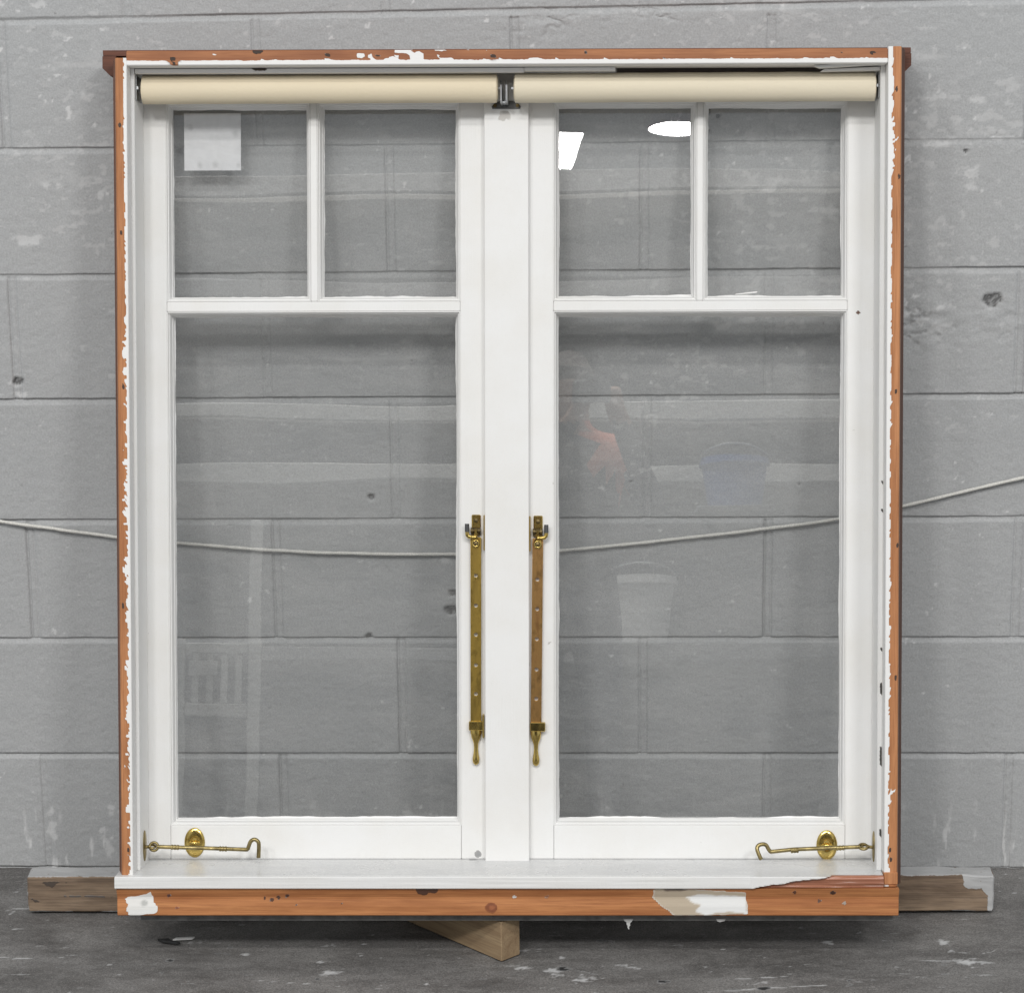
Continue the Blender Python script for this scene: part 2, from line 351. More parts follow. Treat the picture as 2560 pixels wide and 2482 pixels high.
# ================================================================== block wall
def axis_pts(segs):
    out = []
    for a, b, st in segs:
        n = max(1, int(round((b-a)/st))); out += [a + (b-a)*k/n for k in range(n)]
    out.append(segs[-1][1]); return np.array(out)
ROWS = [(0, 1.600, 1.600), (1, 1.4033, 1.4202), (2, 1.203, 1.206), (3, 1.0028, 1.0052), (4, 0.8015, 0.803), (5, 0.601, 0.602), (6, 0.401, 0.400), (7, 0.201, 0.2005), (8, 0.0, 0.0)]
VJ = {1: {-1.0: 0, -.6: -.602, -.2: -.2, .2: .197}, 3: {-1.0: -1.005, -.6: -.6015, .2: .198, .6: .595},
      5: {-.6: -.5965, .2: .202}, 7: {-.6: -.597, .2: .205, .6: .602}, 2: {-.4: -.3985, 0.0: .001}, 4: {0.0: .006}, 6: {0.0: 0.0}}
def wall_mesh():
    def dense(base, centres, half):
        b = np.concatenate([base] + [np.arange(c-half, c+half, 0.0012) for c in centres]); b = np.sort(b)
        keep = np.concatenate([[True], np.diff(b) > 0.0006]); return b[keep]
    xs = dense(axis_pts([(-2.4, -1.13, 0.008), (-1.13, 0.68, 0.0026), (0.68, 2.0, 0.008)]), [-1.003, -.6, -.398, -.2, .002, .2, .6], .011)
    zs = dense(axis_pts([(-0.02, 1.46, 0.0026), (1.46, 2.2, 0.008)]), [1.406, 1.415, 1.204, 1.004, .802, .6015, .4005, .201, .002], .010)
    X, Z = np.meshgrid(xs, zs); P = np.stack([X, np.zeros_like(X), Z], -1)
    n1 = fbm(P, (9, 1, 9), 3, 3); wob = (fbm(P, (28, 1, 28), 4, 5)-0.5)
    h = np.zeros_like(X)
    # bed joints
    for k, zl, zr in ROWS:
        zc = zl + (zr-zl)*(X + 0.95)/1.5
        zc = zc if k else zc*0+1.6
        d = Z - zc + wob*0.0018                         # + above the joint
        amp = 0.0050*np.clip(0.65 + 1.1*(n1-0.35), 0.25, 1.2)
        if k == 2: amp = amp*np.where(X > 0.35, 0.25, 1.0)
        prof = np.where(d > 0, sstep(0.0042, 0.0022, d), sstep(-0.0080, 0.0005, d)**1.2)
        h -= amp*prof
    # perpends
    for r in range(9):
        top = ROWS[r][1]; bot = ROWS[r+1][1] if r < 8 else -1
        inr = sstep(bot-0.001, bot+0.004, Z)*sstep(top+0.001, top-0.004, Z)
        off = 0.2 if r % 2 else 0.0
        for j in range(-6, 6):
            xn = round(0.4*j + off - (0.0 if r % 2 == 0 else 0.0), 3)
            if r == 2 and (0.3 < xn < 0.7): continue
            xj = VJ.get(r, {}).get(xn, xn + 0.004*math.sin(r*7.1 + j*3.3)) or xn
            d = X - xj + wob*0.0016
            hsh = _hash(np.array([j]), np.array([r]), np.array([3]), 9)[0]
            amp = 0.0014 + 0.0016*hsh
            h -= inr*amp*(sstep(0.0075, 0.0045, np.abs(d))*0.7 + 1.0*np.exp(-((d+0.0058)/0.0018)**2)*(0.7+hsh) + 0.7*np.exp(-((d-0.0058)/0.0016)**2))
    # block face texture and pits
    h += (fbm(P, (120, 1, 150), 3, 11)-0.5)*0.0011
    face = fbm(P, (14, 1, 40), 4, 21)
    h += (face-0.5)*0.0009
    pit = sstep(0.80, 0.90, fbm(P, (150, 1, 150), 2, 41)); h -= pit*0.0008
    # rough patches of broken render (right of the window, above the head, behind the left sash)
    tint = np.zeros(X.shape + (4,)); tint[..., :3] = 0.54
    def blob(x, z, rx, rz, pw=1.0):
        q = ((X-x)/rx)**2 + ((Z-z)/rz)**2
        return np.exp(-q*pw)
    cl = fbm(P, (5, 1, 8), 3, 61); chip = fbm(P, (26, 1, 44), 6, 71, 0.62); chip2 = fbm(P, (60, 1, 95), 5, 73, 0.62)
    dens = -0.045 + 0.10*sstep(0.35, 0.70, cl)*sstep(.35, .85, Z) + 0.085*sstep(0.60, 1.05, Z) + 0.03*sstep(0.0, 0.5, X)*sstep(0.7, 1.0, Z) + 0.04*blob(0.05, 1.0, 0.5, 0.35) - 0.05*blob(-.95, .55, .3, .3)
    a1 = 0.30*sstep(0.0, 0.10, chip - (0.70 - dens)) + 0.0
    a1 = np.maximum(a1, 0.6*sstep(0.0, 0.07, chip2 - (0.735 - dens)))
    band = fbm(P, (20, 1, 70), 4, 77)
    for zb in (1.232, 1.335, 0.866):
        a1 = np.maximum(a1, 0.6*sstep(0.42, 0.62, band)*np.exp(-((Z-zb)/0.006)**2)*sstep(0.35, 0.5, fbm(P, (7, 1, 7), 2, 79)))
    tint[..., 3] = a1
    bright = fbm(P, (70, 1, 75), 4, 83); b2 = 0.7*sstep(0.775, 0.84, bright + 0.05*sstep(1.0, 1.3, Z) + 0.04*sstep(.5, .65, cl) - 0.02)
    # white streaks and drips on the lowest course
    nz_ = fbm(P, (75, 1, 90), 5, 101, 0.68)*0.9 - 0.22
    low = sstep(0.21, 0.02, Z); stv = fbm(P, (120, 1, 20), 4, 91)
    b2 = np.maximum(b2, sstep(0.60, 0.76, stv + 0.05*low - 0.05)*low*0.75)
    for (x, z, rx, rz) in [(-1.01, 1.43, .03, .006), (-.95, 1.428, .02, .005), (-.795, 1.315, .018, .009), (-.87, 1.288, .012, .008), (-.845, .098, .022, .008), (-.89, .11, .006, .018), (-.38, .075, .024, .026), (-.43, .05, .022, .014), (-.395, .095, .016, .008), (-.90, .05, .012, .04), (-.99, .08, .008, .03),
                           (-.33, .535, .026, .006), (-.31, .532, .014, .009), (.435, 0.935, .02, .01), (.475, .945, .018, .005), (.52, 1.27, .012, .006), (.45, 1.275, .02, .008), (-.15, 0.49, .012, .02), (-.27, .74, .03, .012), (-1.01, .83, .008, .014), (-1.003, .812, .012, .006),
                           (.46, 1.20, .03, .008), (.51, 1.15, .012, .025), (.36, 1.18, .02, .01), (-.93, 1.15, .02, .012), (-.86, 1.13, .012, .014), (-.97, 1.06, .03, .008), (.29, 1.10, .025, .008), (.20, 1.14, .012, .02), (.08, 1.04, .02, .006)]:
        bl_ = blob(x, z, rx*1.3, rz*1.3); b2 = np.maximum(b2, 0.6*sstep(0.40, 0.60, nz_ + 0.40*bl_)*sstep(.08, .3, bl_))
    tint[..., :3] = 0.54 + 0.14*sstep(.3, .8, b2)[..., None]
    tint[..., 3] = np.maximum(tint[..., 3], b2)
    # holes and spalls
    dk = np.zeros_like(X); nh_ = 0.3 + 1.4*fbm(P, (130, 1, 130), 4, 111, .65); nr_ = fbm(P, (40, 1, 70), 4, 121) - 0.5; ck_ = np.abs(fbm(P, (16, 1, 30), 3, 131)-0.5) < 0.010
    for (x, z, r) in [(-1.003, .832, .0085), (.548, .955, .013), (.555, .958, .010), (.50, 1.19, .004), (-.45, .405, .006), (-.44, .64, .006), (.325, 1.262, .010), (.10, 1.255, .006), (.115, 1.247, .004), (.10, 1.225, .004), (.26, 1.262, .004), (-.31, .478, .007), (-.315, .45, .010), (-.02, .665, .002), (.25, .66, .002)]:
        g = blob(x, z, r*1.25, r)*nh_; s_ = sstep(0.40, 0.60, g); dk = np.maximum(dk, s_*(0.6+0.4*vnoise(P*400, 3)))
    h -= dk*0.006
    for (x, z, rx, rz, am) in [(.44, .93, .05, .035, .004), (.40, .90, .09, .02, .003), (-.16, 1.395, .05, .02, .004), (-.02, 1.405, .08, .012, .003), (.30, 1.22, .25, .012, .0025), (.56, .93, .05, .03, .003)]:
        h += blob(x, z, rx, rz)*nr_*am*2
        h -= ck_*blob(x, z, rx, rz)*0.003
    pk = sstep(0.885, 0.93, fbm(P, (95, 1, 95), 2, 141)); dk = np.maximum(dk, pk*0.7)
    tint[..., 3] = np.maximum(tint[..., 3], dk); tint[..., :3] = tint[..., :3]*(1-dk[..., None]) + 0.10*dk[..., None]
    P[..., 1] = -h
    nz, nx = X.shape; idx = np.arange(nz*nx).reshape(nz, nx)
    q = np.stack([idx[:-1, :-1], idx[:-1, 1:], idx[1:, 1:], idx[1:, :-1]], -1).reshape(-1, 4)
    return P.reshape(-1, 3), q, tint.reshape(-1, 4)
def grid_mesh(name, P, q, tint, mat, back):
    """sheet plus a rough slab behind it so that it has real thickness"""
    me = bpy.data.meshes.new(name)
    lo, hi = P.min(0), P.max(0)
    bx = np.array([[lo[0], lo[1], lo[2]], [hi[0], lo[1], lo[2]], [hi[0], hi[1], lo[2]], [lo[0], hi[1], lo[2]],
                   [lo[0], lo[1], hi[2]], [hi[0], lo[1], hi[2]], [hi[0], hi[1], hi[2]], [lo[0], hi[1], hi[2]]])
    if back == 'y': bx[[0, 1, 4, 5], 1] = hi[1] + 0.012; bx[[2, 3, 6, 7], 1] = hi[1] + 0.2
    else: bx[4:, 2] = lo[2] - 0.012; bx[:4, 2] = lo[2] - 0.15
    n = len(P); P = np.vstack([P, bx]); bf = np.array([[0, 3, 2, 1], [4, 5, 6, 7], [0, 1, 5, 4], [1, 2, 6, 5], [2, 3, 7, 6], [3, 0, 4, 7]]) + n
    q = np.vstack([q, bf]); tint = np.vstack([tint, np.tile([.5, .5, .5, 0], (8, 1))])
    me.vertices.add(len(P)); me.vertices.foreach_set('co', P.ravel())
    me.loops.add(q.size); me.loops.foreach_set('vertex_index', q.ravel().astype(np.int32))
    me.polygons.add(len(q)); me.polygons.foreach_set('loop_start', np.arange(0, q.size, 4, dtype=np.int32))
    me.update(calc_edges=True); me.validate()
    at = me.color_attributes.new('tint', 'FLOAT_COLOR', 'POINT'); at.data.foreach_set('color', tint.ravel())
    me.materials.append(mat); me.shade_smooth()
    return link(name, me)
wall = grid_mesh('block_wall', *wall_mesh(), M_WALL, 'y')
tag(wall, 'grey painted concrete block wall, chipped and scuffed, behind the window', 'wall')
wall['kind'] = 'thing'

# ================================================================== floor
def floor_mesh():
    xs = axis_pts([(-4.0, -1.13, 0.05), (-1.13, 0.70, 0.004), (0.70, 4.0, 0.05)])
    ys = axis_pts([(-9.0, -0.75, 0.06), (-0.75, 0.0, 0.004), (0.0, 0.02, 0.01)])
    X, Y = np.meshgrid(xs, ys); P = np.stack([X, Y, np.zeros_like(X)], -1)
    h = (fbm(P, (4, 9, 1), 3, 5)-0.5)*0.002 + (fbm(P, (50, 120, 1), 3, 7)-0.5)*0.0012
    h -= 0.001
    h += 0.010*sstep(-0.03, 0.0, Y)*fbm(P, (30, 60, 1), 3, 8)*sstep(0.45, 0.6, fbm(P, (6, 6, 1), 2, 81))   # mortar crumbs along the wall
    tint = np.zeros(X.shape + (4,)); tint[..., :3] = 0.52
    a = sstep(0.76, 0.84, fbm(P, (45, 110, 1), 4, 15) + 0.06*(fbm(P, (3, 5, 1), 2, 16)-0.5))
    sc = fbm(P, (20, 110, 1), 5, 25, .65); a = np.maximum(a*0.8, sstep(0.66, 0.84, sc)*0.6)
    def line(p0, p1, wd):
        p0, p1 = np.array(p0), np.array(p1); d = p1-p0; L = np.hypot(*d); d = d/L
        t = (X-p0[0])*d[0] + (Y-p0[1])*d[1]; s_ = np.abs(-(X-p0[0])*d[1] + (Y-p0[1])*d[0] + 0.004*(fbm(P, (30, 30, 1), 2, 33)-.5))
        return sstep(0, .02, t)*sstep(L, L-.02, t)*sstep(wd*1.5, wd*0.2, s_)*(0.1 + 1.2*fbm(P, (28, 60, 1), 5, 35, .65))
    for p0, p1, wd in [((0.07, -.485), (0.28, -.455), .0035), ((.40, -.365), (.54, -.375), .004), ((.10, -.44), (.22, -.425), .002), ((-1.03, -.36), (-.93, -.37), .002), ((-.62, -.44), (-.45, -.47), .0016), ((-.12, -.40), (-.06, -.43), .003)]:
        a = np.maximum(a, 0.85*sstep(0.25, 0.85, line(p0, p1, wd)))
    nf_ = fbm(P, (90, 170, 1), 5, 37, .68)*.9 - .22
    for (x, y, r) in [(-.14, -.415, .012), (-.10, -.44, .012), (-.19, -.40, .008), (-.13, -.36, .005), (.28, -.30, .008), (.49, -.37, .012), (-.62, -.35, .006), (-.50, -.38, .006), (-.48, -.42, .010), (-1.03, -.50, .012), (.46, -.30, .009)]:
        q = ((X-x)/(r*1.3))**2 + ((Y-y)/r)**2; a = np.maximum(a, 0.9*sstep(0.40, 0.60, nf_ + .42*np.exp(-q*.6))*sstep(.08, .3, np.exp(-q*.6)))
    tint[..., 3] = a
    dk = sstep(0.79, 0.84, fbm(P, (40, 80, 1), 3, 55))*0.9
    for (x, y, r) in [(.02, -.445, .007), (.03, -.446, .006), (-.13, -.40, .010), (-.74, -.42, .006), (-.735, -.375, .007), (.17, -.47, .008)]:
        q = ((X-x)/(r*1.6))**2 + ((Y-y)/r)**2; dk = np.maximum(dk, sstep(0.4, 0.6, np.exp(-q)*(0.3 + 1.1*fbm(P, (120, 160, 1), 3, 57))))
    tint[..., 3] = np.maximum(tint[..., 3], dk); tint[..., :3] = tint[..., :3]*(1-dk[..., None]) + 0.03*dk[..., None]
    P[..., 2] = h
    ny, nx = X.shape; idx = np.arange(ny*nx).reshape(ny, nx)
    q = np.stack([idx[:-1, :-1], idx[:-1, 1:], idx[1:, 1:], idx[1:, :-1]], -1).reshape(-1, 4)
    return P.reshape(-1, 3), q, tint.reshape(-1, 4)
floor = grid_mesh('floor', *floor_mesh(), M_FLOOR, 'z')
floor['kind'] = 'structure'; floor['label'] = 'dark worn concrete floor with white scuffs'

# ================================================================== the window
# local frame: x across, y up the window, z out of its face towards the room (metres)
win = thing('casement_window', 'old white double casement window in bare orange timber frame, leaning on the block wall', 'window')
win['kind'] = 'thing'
A, RL = math.radians(11.0), -0.0035
Nv = Vector((0, -math.cos(A), math.sin(A))); V0 = Vector((0, math.sin(A), math.cos(A))); X0 = Vector((1, 0, 0))
Vv = V0*math.cos(RL) - X0*math.sin(RL); Uv = X0*math.cos(RL) + V0*math.sin(RL)
WM = Matrix.Identity(4)
for i in range(3): WM[i][0], WM[i][1], WM[i][2] = Uv[i], Vv[i], Nv[i]
WM.translation = Vector((-0.21466, -0.4009, 0.08537))
win.matrix_world = WM
def rack(P):            # the old frame is slightly out of square
    P[:, 1] += 0.0050*P[:, 0]*np.clip(1 - P[:, 1]/0.95, -0.35, 1.1)
    return P
def B(): return MB()
mm = 0.001
def lobes(P, freq, seed, amp, lo=0.45, hi=0.75, iso=0.0):
    return amp*sstep(lo, hi, fbm(P, (iso, freq, iso), 4, seed))

# ---- jambs
def jamb_tint(side):
    def f(P, c):
        u = P[:, 0]*side                     # outward positive
        inner = 0.5715 if side < 0 else 0.5755
        nz = (fbm(P, (120, 150, 40), 5, 3 if side < 0 else 8, .68) - .5)*1.9 + .5
        if side < 0: zone = .06 + .80*sstep(.95, .80, P[:, 1])*sstep(.02, .10, P[:, 1])*(.15 + .85*sstep(.40, .58, fbm(P, (0, 9, 0), 3, 51)))
        else: zone = .03 + .85*np.maximum(np.exp(-((P[:, 1]-1.165)/.03)**2), np.exp(-((P[:, 1]-.19)/.02)**2)) + .14*sstep(.5, .6, fbm(P, (0, 9, 0), 2, 53))
        t_ = (u - inner)/(.0015 + .0085*zone)
        c[:, :3] = WHITE; c[:, 3] = np.where(u < inner - .0004, 1.0, sstep(-.05, .05, nz - (.41 + .52*t_))*sstep(1.15, .95, t_))
        front = P[:, 2] > -0.003
        so = sstep(.0002, .0016, u - ((.5845 if side < 0 else .589) - .0004)); c[:, :3] = c[:, :3]*(1-so[:, None]) + np.array([.17, .065, .035] if side < 0 else [.10, .042, .025])*so[:, None]; c[:, 3] = np.maximum(c[:, 3], so)
        for (w0, d0) in ([(1.03, 0), (.80, -.001), (.47, .002), (1.19, .001), (.10, -.003)] if side < 0 else [(.79, .002), (1.11, .005), (.56, .006), (1.24, .001), (.1, -.003), (.085, -.002), (.36, .004)]):
            uc = (0.577 if side < 0 else 0.581) + d0
            g = np.exp(-(((u-uc)/0.0022)**2 + ((P[:, 1]-w0)/0.0045)**2))*front
            k = sstep(0.3, 0.6, g); kc = sstep(0.01, 0.08, g)*(c[:, 3] < .5) if False else sstep(0.01, 0.08, g); c[:, :3] = c[:, :3]*(1-kc[:, None]) + np.array([.07, .045, .035])*kc[:, None]; c[:, 3] = np.maximum(c[:, 3]*(1-kc), k)
    return f
for side, x_in, x_out, top in ((-1, .567, .5845, 1.290), (1, .5692, .589, 1.303)):
    b = B(); s = side
    prof = [(s*x_in, -.150), (s*x_in, -.001), (s*(x_in+.001), 0), (s*(x_out-.0015), 0), (s*x_out, -.002), (s*(x_out+.0085), -.030), (s*(x_out+.0085), -.150)]
    b.prism(prof, 'y', 0.041 if s < 0 else 0.044, top, step=0.003, pstep=0.0016)
    j = b.build('jamb', M_WOODY, win, rack, jamb_tint(side))
    b = B(); b.box(min(s*.5615, s*x_in), max(s*.5615, s*x_in), .062, 1.279, -.109, -.032, bev=.0012, step=.006, pstep=.004)
    def st(P, c, side=side):
        c[:, :3] = (0.05, 0.045, 0.04)
        a = np.zeros(len(P))
        if side > 0:
            for w0, hh in ((.236, .020), (.34, .014), (.12, .010), (.61, .006), (.40, .004), (.655, .004)):
                a = np.maximum(a, sstep(0.3, 0.6, np.exp(-((P[:, 1]-w0)/hh)**4 - ((P[:, 0]-.5665)/.0022)**2)*(P[:, 2] > -.036)))
        c[:, 3] = a
    b.build('stop_bead', M_WHITE, j, rack, st)

# ---- head
def head_tint(P, c):
    u, w_, n_ = P.T
    c[:, :3] = WHITE
    edge = 1.2860 + 0.0028*sstep(0.50, 0.75, fbm(P, (45, 90, 3), 5, 4, .65)) - 0.001 + 0.0015*(fbm(P, (90, 90, 90), 2, 6)-.5)
    a = sstep(0.0012, -0.0012, w_-edge)
    top = 0.011*np.exp(-((u+.125)/.055)**2)
    a = np.maximum(a, sstep(0.46, 0.58, fbm(P, (60, 130, 60), 3, 9) + 25*top - 0.195)*(u > -.25)*(u < -.03))
    a = np.maximum(a, sstep(.75, .80, fbm(P, (110, 170, 70), 4, 19, .6))*(u < 0.05)*(n_ > -.004))
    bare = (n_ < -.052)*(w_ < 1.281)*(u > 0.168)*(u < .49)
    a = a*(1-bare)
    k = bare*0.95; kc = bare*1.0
    for u0, w0, r in ((-.497, 1.288, .006), (-.495, 1.281, .003), (-.264, 1.293, .0045), (-.19, 1.292, .0035), (-.018, 1.290, .0045), (.238, 1.288, .0025), (.499, 1.293, .003), (.545, 1.294, .005), (.12, 1.2955, .003), (-.37, 1.2995, .008)):
        g = np.exp(-((u-u0)/r)**2 - ((w_-w0)/(r*.7))**2)*(n_ > -.004)*(.6+.8*fbm(P, (220, 220, 220), 2, 29)); k = np.maximum(k, sstep(.3, .6, g)); kc = np.maximum(kc, sstep(.01, .08, g))
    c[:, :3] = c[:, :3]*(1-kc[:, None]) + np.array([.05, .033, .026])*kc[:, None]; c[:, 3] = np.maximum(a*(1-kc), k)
b = B(); b.box(-.5675, .5688, 1.2785, 1.3003, -.150, 0, bev=.0012, step=.004, pstep=.0022)
head = b.build('head', mat_wood('weathered_head_timber', 'x', (0.44, 0.19, 0.085), (0.27, 0.105, 0.05), BROWN), win, rack, head_tint)
b = B(); b.prism([(1.3005, -.150), (1.3005, -.060), (1.309, -.060), (1.309, -.150)], 'x', -.614, .610, step=.05)
for s, xe in ((-1, .6145), (1, .6105)):
    b.prism([(s*(xe-.026), -.150), (s*(xe-.026), -.0605)][:0] or [(s*.5935 if s < 0 else s*.598, 1.3), (s*xe, 1.3), (s*xe, 1.282), (s*(xe-.012), 1.270), (s*.5935 if s < 0 else s*.598, 1.270)], 'z', -.148, -.058, step=.03)
b.build('head_horn', M_DARKW, win, rack)
b = B(); b.box(-.5605, .0275, 1.2705, 1.2775, -.046, -.033, bev=.0007, step=.01)
b.box(.0280, .1650, 1.2722, 1.2778, -.044, -.033, bev=.0007, step=.01)
def bead_tint(P, c):
    c[:, :3] = (.06, .04, .03); c[:, 3] = sstep(.4, .6, np.exp(-((P[:, 0]+.372)/.016)**4 - ((P[:, 1]-1.276)/.0026)**2))*(P[:, 2] > -.036)
hb = b.build('head_bead', M_WHITE, head, rack, bead_tint)
b = B(); b.prism([(.462, 1.2762), (.5605, 1.2845), (.561, 1.2795), (.47, 1.2735)], 'z', -.030, -.018, step=.02); b.prism([(.472, 1.2700), (.5605, 1.2715), (.5605, 1.2768), (.478, 1.2738)], 'z', -.046, -.032, step=.02)
sl = b.build('broken_bead', M_WHITE, head, rack); sl['label'] = 'splintered white bead hanging loose'

# ---- sill and apron
def torn(P):
    u, w_, n_ = P.T
    lim = 0.0425 + 0.0275*np.clip((u-.372)/.195, 0, 1)**0.8 + 0.0060*(fbm(P, (55, 5, 5), 5, 8, .65)-.45)
    return sstep(-0.0008, 0.0014, (u > .368)*(lim - w_) - 0.0003)*(n_ > 0.0)
def sill_tint(P, c):
    k = torn(P)
    c[:, :3] = WHITE; g = fbm(P, (9, 260, 50), 3, 3)
    wood = np.array([.36, .15, .09])*(0.55 + 0.9*g[:, None]) + np.array([.10, .08, .07])*sstep(.62, .75, g)[:, None]
    c[:, :3] = wood; c[:, 3] = k
    u, w_, n_ = P.T
    gr = np.maximum(sstep(.70, .76, fbm(P, (30, 200, 60), 3, 12))*(n_ > -.11)*(n_ < -.09)*0.3, 0)
    top_shade = (.46 + .16*fbm(P, (25, 40, 60), 4, 61))*(n_ < .0110)*(1-k); c[:, :3] = np.where(((top_shade > 0) & (k < .3))[:, None], .575, c[:, :3]); c[:, 3] = np.maximum(c[:, 3], top_shade)  # shade painted in: sill top greyed to look less lit
    gr = np.maximum(gr, sstep(.4, .6, np.exp(-((u+.055)/.008)**2 - ((n_+.105)/.006)**2)))
    gr = np.maximum(gr, sstep(.4, .6, np.exp(-((u-.36)/.10)**4 - ((n_+.106)/.0025)**2)*(.3+fbm(P, (50, 50, 50), 2, 14)))*.8)
    c[:, :3] = c[:, :3]*(1-gr[:, None]) + .30*gr[:, None]; c[:, 3] = np.maximum(c[:, 3], gr)
def sill_warp(P):
    k = torn(P); P[:, 2] -= k*(0.004 + 0.006*fbm(P, (9, 300, 5), 3, 7))*(P[:, 2] > .004)
    return rack(P)
b = B()
b.prism([(.0435, -.150), (.0655, -.150), (.0652, -.108), (.0612, .012), (.0598, .0138), (.0440, .0138), (.0428, .0125), (.0428, -.03)], 'x', -.5932, .5682, step=.0022, pstep=.0014)
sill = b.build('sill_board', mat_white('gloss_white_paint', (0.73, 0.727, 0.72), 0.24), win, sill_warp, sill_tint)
b = B(); b.box(.5690, .5895, .0475, .066, -.02, .003, bev=.001, step=.004, pstep=.003)
b.build('jamb_foot', M_WOODY, win, rack)
def poly_sd(u, w_, poly):
    """rough signed inside-ness of a polygon: +distance inside"""
    ins = np.zeros(len(u), bool); dm = np.full(len(u), 9.0); n = len(poly)
    for i in range(n):
        (x0, y0), (x1, y1) = poly[i], poly[(i+1) % n]
        cnd = ((y0 > w_) != (y1 > w_)) & (u < (x1-x0)*(w_-y0)/((y1-y0) or 1e-9) + x0); ins ^= cnd
        dx, dy = x1-x0, y1-y0; t = np.clip(((u-x0)*dx + (w_-y0)*dy)/(dx*dx+dy*dy), 0, 1)
        dm = np.minimum(dm, np.hypot(u-x0-t*dx, w_-y0-t*dy))
    return np.where(ins, dm, -dm)
def apron_tint(P, c):
    u, w_, n_ = P.T; fr = n_ > -.006
    c[:, :3] = WHITE; jit = 0.003*(fbm(P, (110, 110, 20), 3, 3)-.5)
    a = np.zeros(len(P))
    def put(mask, col, wide=None):
        nonlocal a
        wide = mask if wide is None else wide
        c[:, :3] = c[:, :3]*(1-wide[:, None]) + np.array(col)*wide[:, None]; a = np.maximum(a, mask)
    put(sstep(-.0012, .0012, poly_sd(u, w_, [(-.580, .027), (-.546, .033), (-.539, .037), (-.536, .022), (-.528, .011), (-.531, .004), (-.571, -.004), (-.578, .008), (-.575, .016)]) + jit)*fr, (.80, .79, .765))
    put(sstep(-.0012, .0012, poly_sd(u, w_, [(.222, .042), (.245, .043), (.30, .040), (.362, .036), (.366, .002), (.30, .000), (.255, .000), (.236, .013), (.222, .026)]) + jit)*fr, (.50, .42, .32))
    put(sstep(-.0012, .0012, poly_sd(u, w_, [(.238, .044), (.262, .044), (.275, .040), (.258, .038), (.24, .038)]) + jit)*fr, (.17, .13, .11))
    put(sstep(-.0012, .0012, poly_sd(u, w_, [(.272, .029), (.29, .033), (.33, .031), (.362, .030), (.365, .002), (.335, .006), (.30, .001), (.285, .006), (.293, .016), (.278, .022)]) + jit*1.6)*fr, (.80, .80, .79))
    for u0, w0, r, col in ((-.022, .012, .0095, (.30, .10, .045)), (-.022, .012, .0078, (.44, .17, .07)), (-.0215, .0122, .0056, (.22, .075, .035)), (-.0212, .012, .0022, (.36, .13, .06)), (.012, .0285, .003, (.62, .6, .58)), (.062, .0285, .0028, (.30, .14, .08)), (.472, .0225, .003, (.13, .07, .05)), (.510, .019, .003, (.36, .31, .27)), (-.512, .031, .003, (.12, .06, .05)), (-.50, .012, .003, (.3, .12, .07)), (-.318, .0165, .0018, (.06, .03, .02)), (-.332, .031, .003, (.08, .04, .03)),
                           (-.355, .0245, .0035, (.10, .05, .035)), (-.366, .0265, .003, (.10, .05, .035)), (-.345, .0275, .003, (.09, .05, .035)), (-.25, .018, .002, (.06, .03, .02)), (.492, .036, .004, (.07, .035, .025)), (.435, .036, .003, (.12, .05, .03)), (-.55, .019, .003, (.52, .52, .5)), (-.125, .0405, .010, (.10, .05, .035)), (-.11, .041, .008, (.10, .05, .035))):
        rr = np.hypot((u-u0), (w_-w0)*1.15); rr = rr*(.75+.5*fbm(P, (150, 150, 150), 2, 31)); put(sstep(r*1.25, r*.75, rr)*fr, col, sstep(r*2.2, r*1.3, rr)*fr)
    c[:, 3] = a
b = B()
b.prism([(-.0005, -.022), (-.0005, -.0015), (.0010, .000), (.014, .0012), (.025, .0006), (.0285, .0010), (.0340, .0040), (.0425, .0082), (.0425, -.022)], 'x', -.5912, .5912, step=.003, pstep=.002)
apron = b.build('apron_board', M_WOODX, win, rack, apron_tint)
b = B(); b.prism([(-.0125, -.0225), (.041, -.0225), (.041, -.150), (.0105, -.150), (-.0052, -.060)], 'x', -.560, .586, step=.01, pstep=.01)
b.build('bottom_plate', M_GREY, win, rack)
for (u0, w0, pts) in ((.185, -.0125, [(-.008, .003), (-.005, -.001), (-.003, -.0015), (-.0025, -.006), (-.001, -.0075), (-.0012, -.0105), (.0008, -.0135), (.0016, -.0125), (.0012, -.009), (.0030, -.0075), (.0026, -.004), (.0052, -.0015), (.008, .003)]),
                      (.325, -.0125, [(-.007, .003), (-.005, -.001), (-.001, -.0022), (.002, -.0012), (.006, -.0005), (.008, .003)])):
    b = B(); b.prism([(u0+x, w0+y) for x, y in pts], 'z', -.0220, -.0212, step=.01, bev=.0001)
    b.build('paint_flake', M_FLAKE, win, rack)

# ---- mullion
def mull_tint(P, c):
    u, w_, n_ = P.T; c[:, :3] = (.55, .53, .50)
    c[:, 3] = sstep(.3, .7, np.exp(-((w_-1.212)/.012)**2 - ((u+.004)/.018)**2)*(.3+fbm(P, (120, 60, 60), 3, 3)))*.8
b = B(); b.box(-.0352, .0328, .0640, 1.262, -.1095, -.096, bev=.0010, step=.004, pstep=.004)
b.box(-.030, .028, .0660, 1.278, -.150, -.1098, bev=.0008, step=.05)
b.build('mullion', M_WHITE, win, rack, mull_tint)

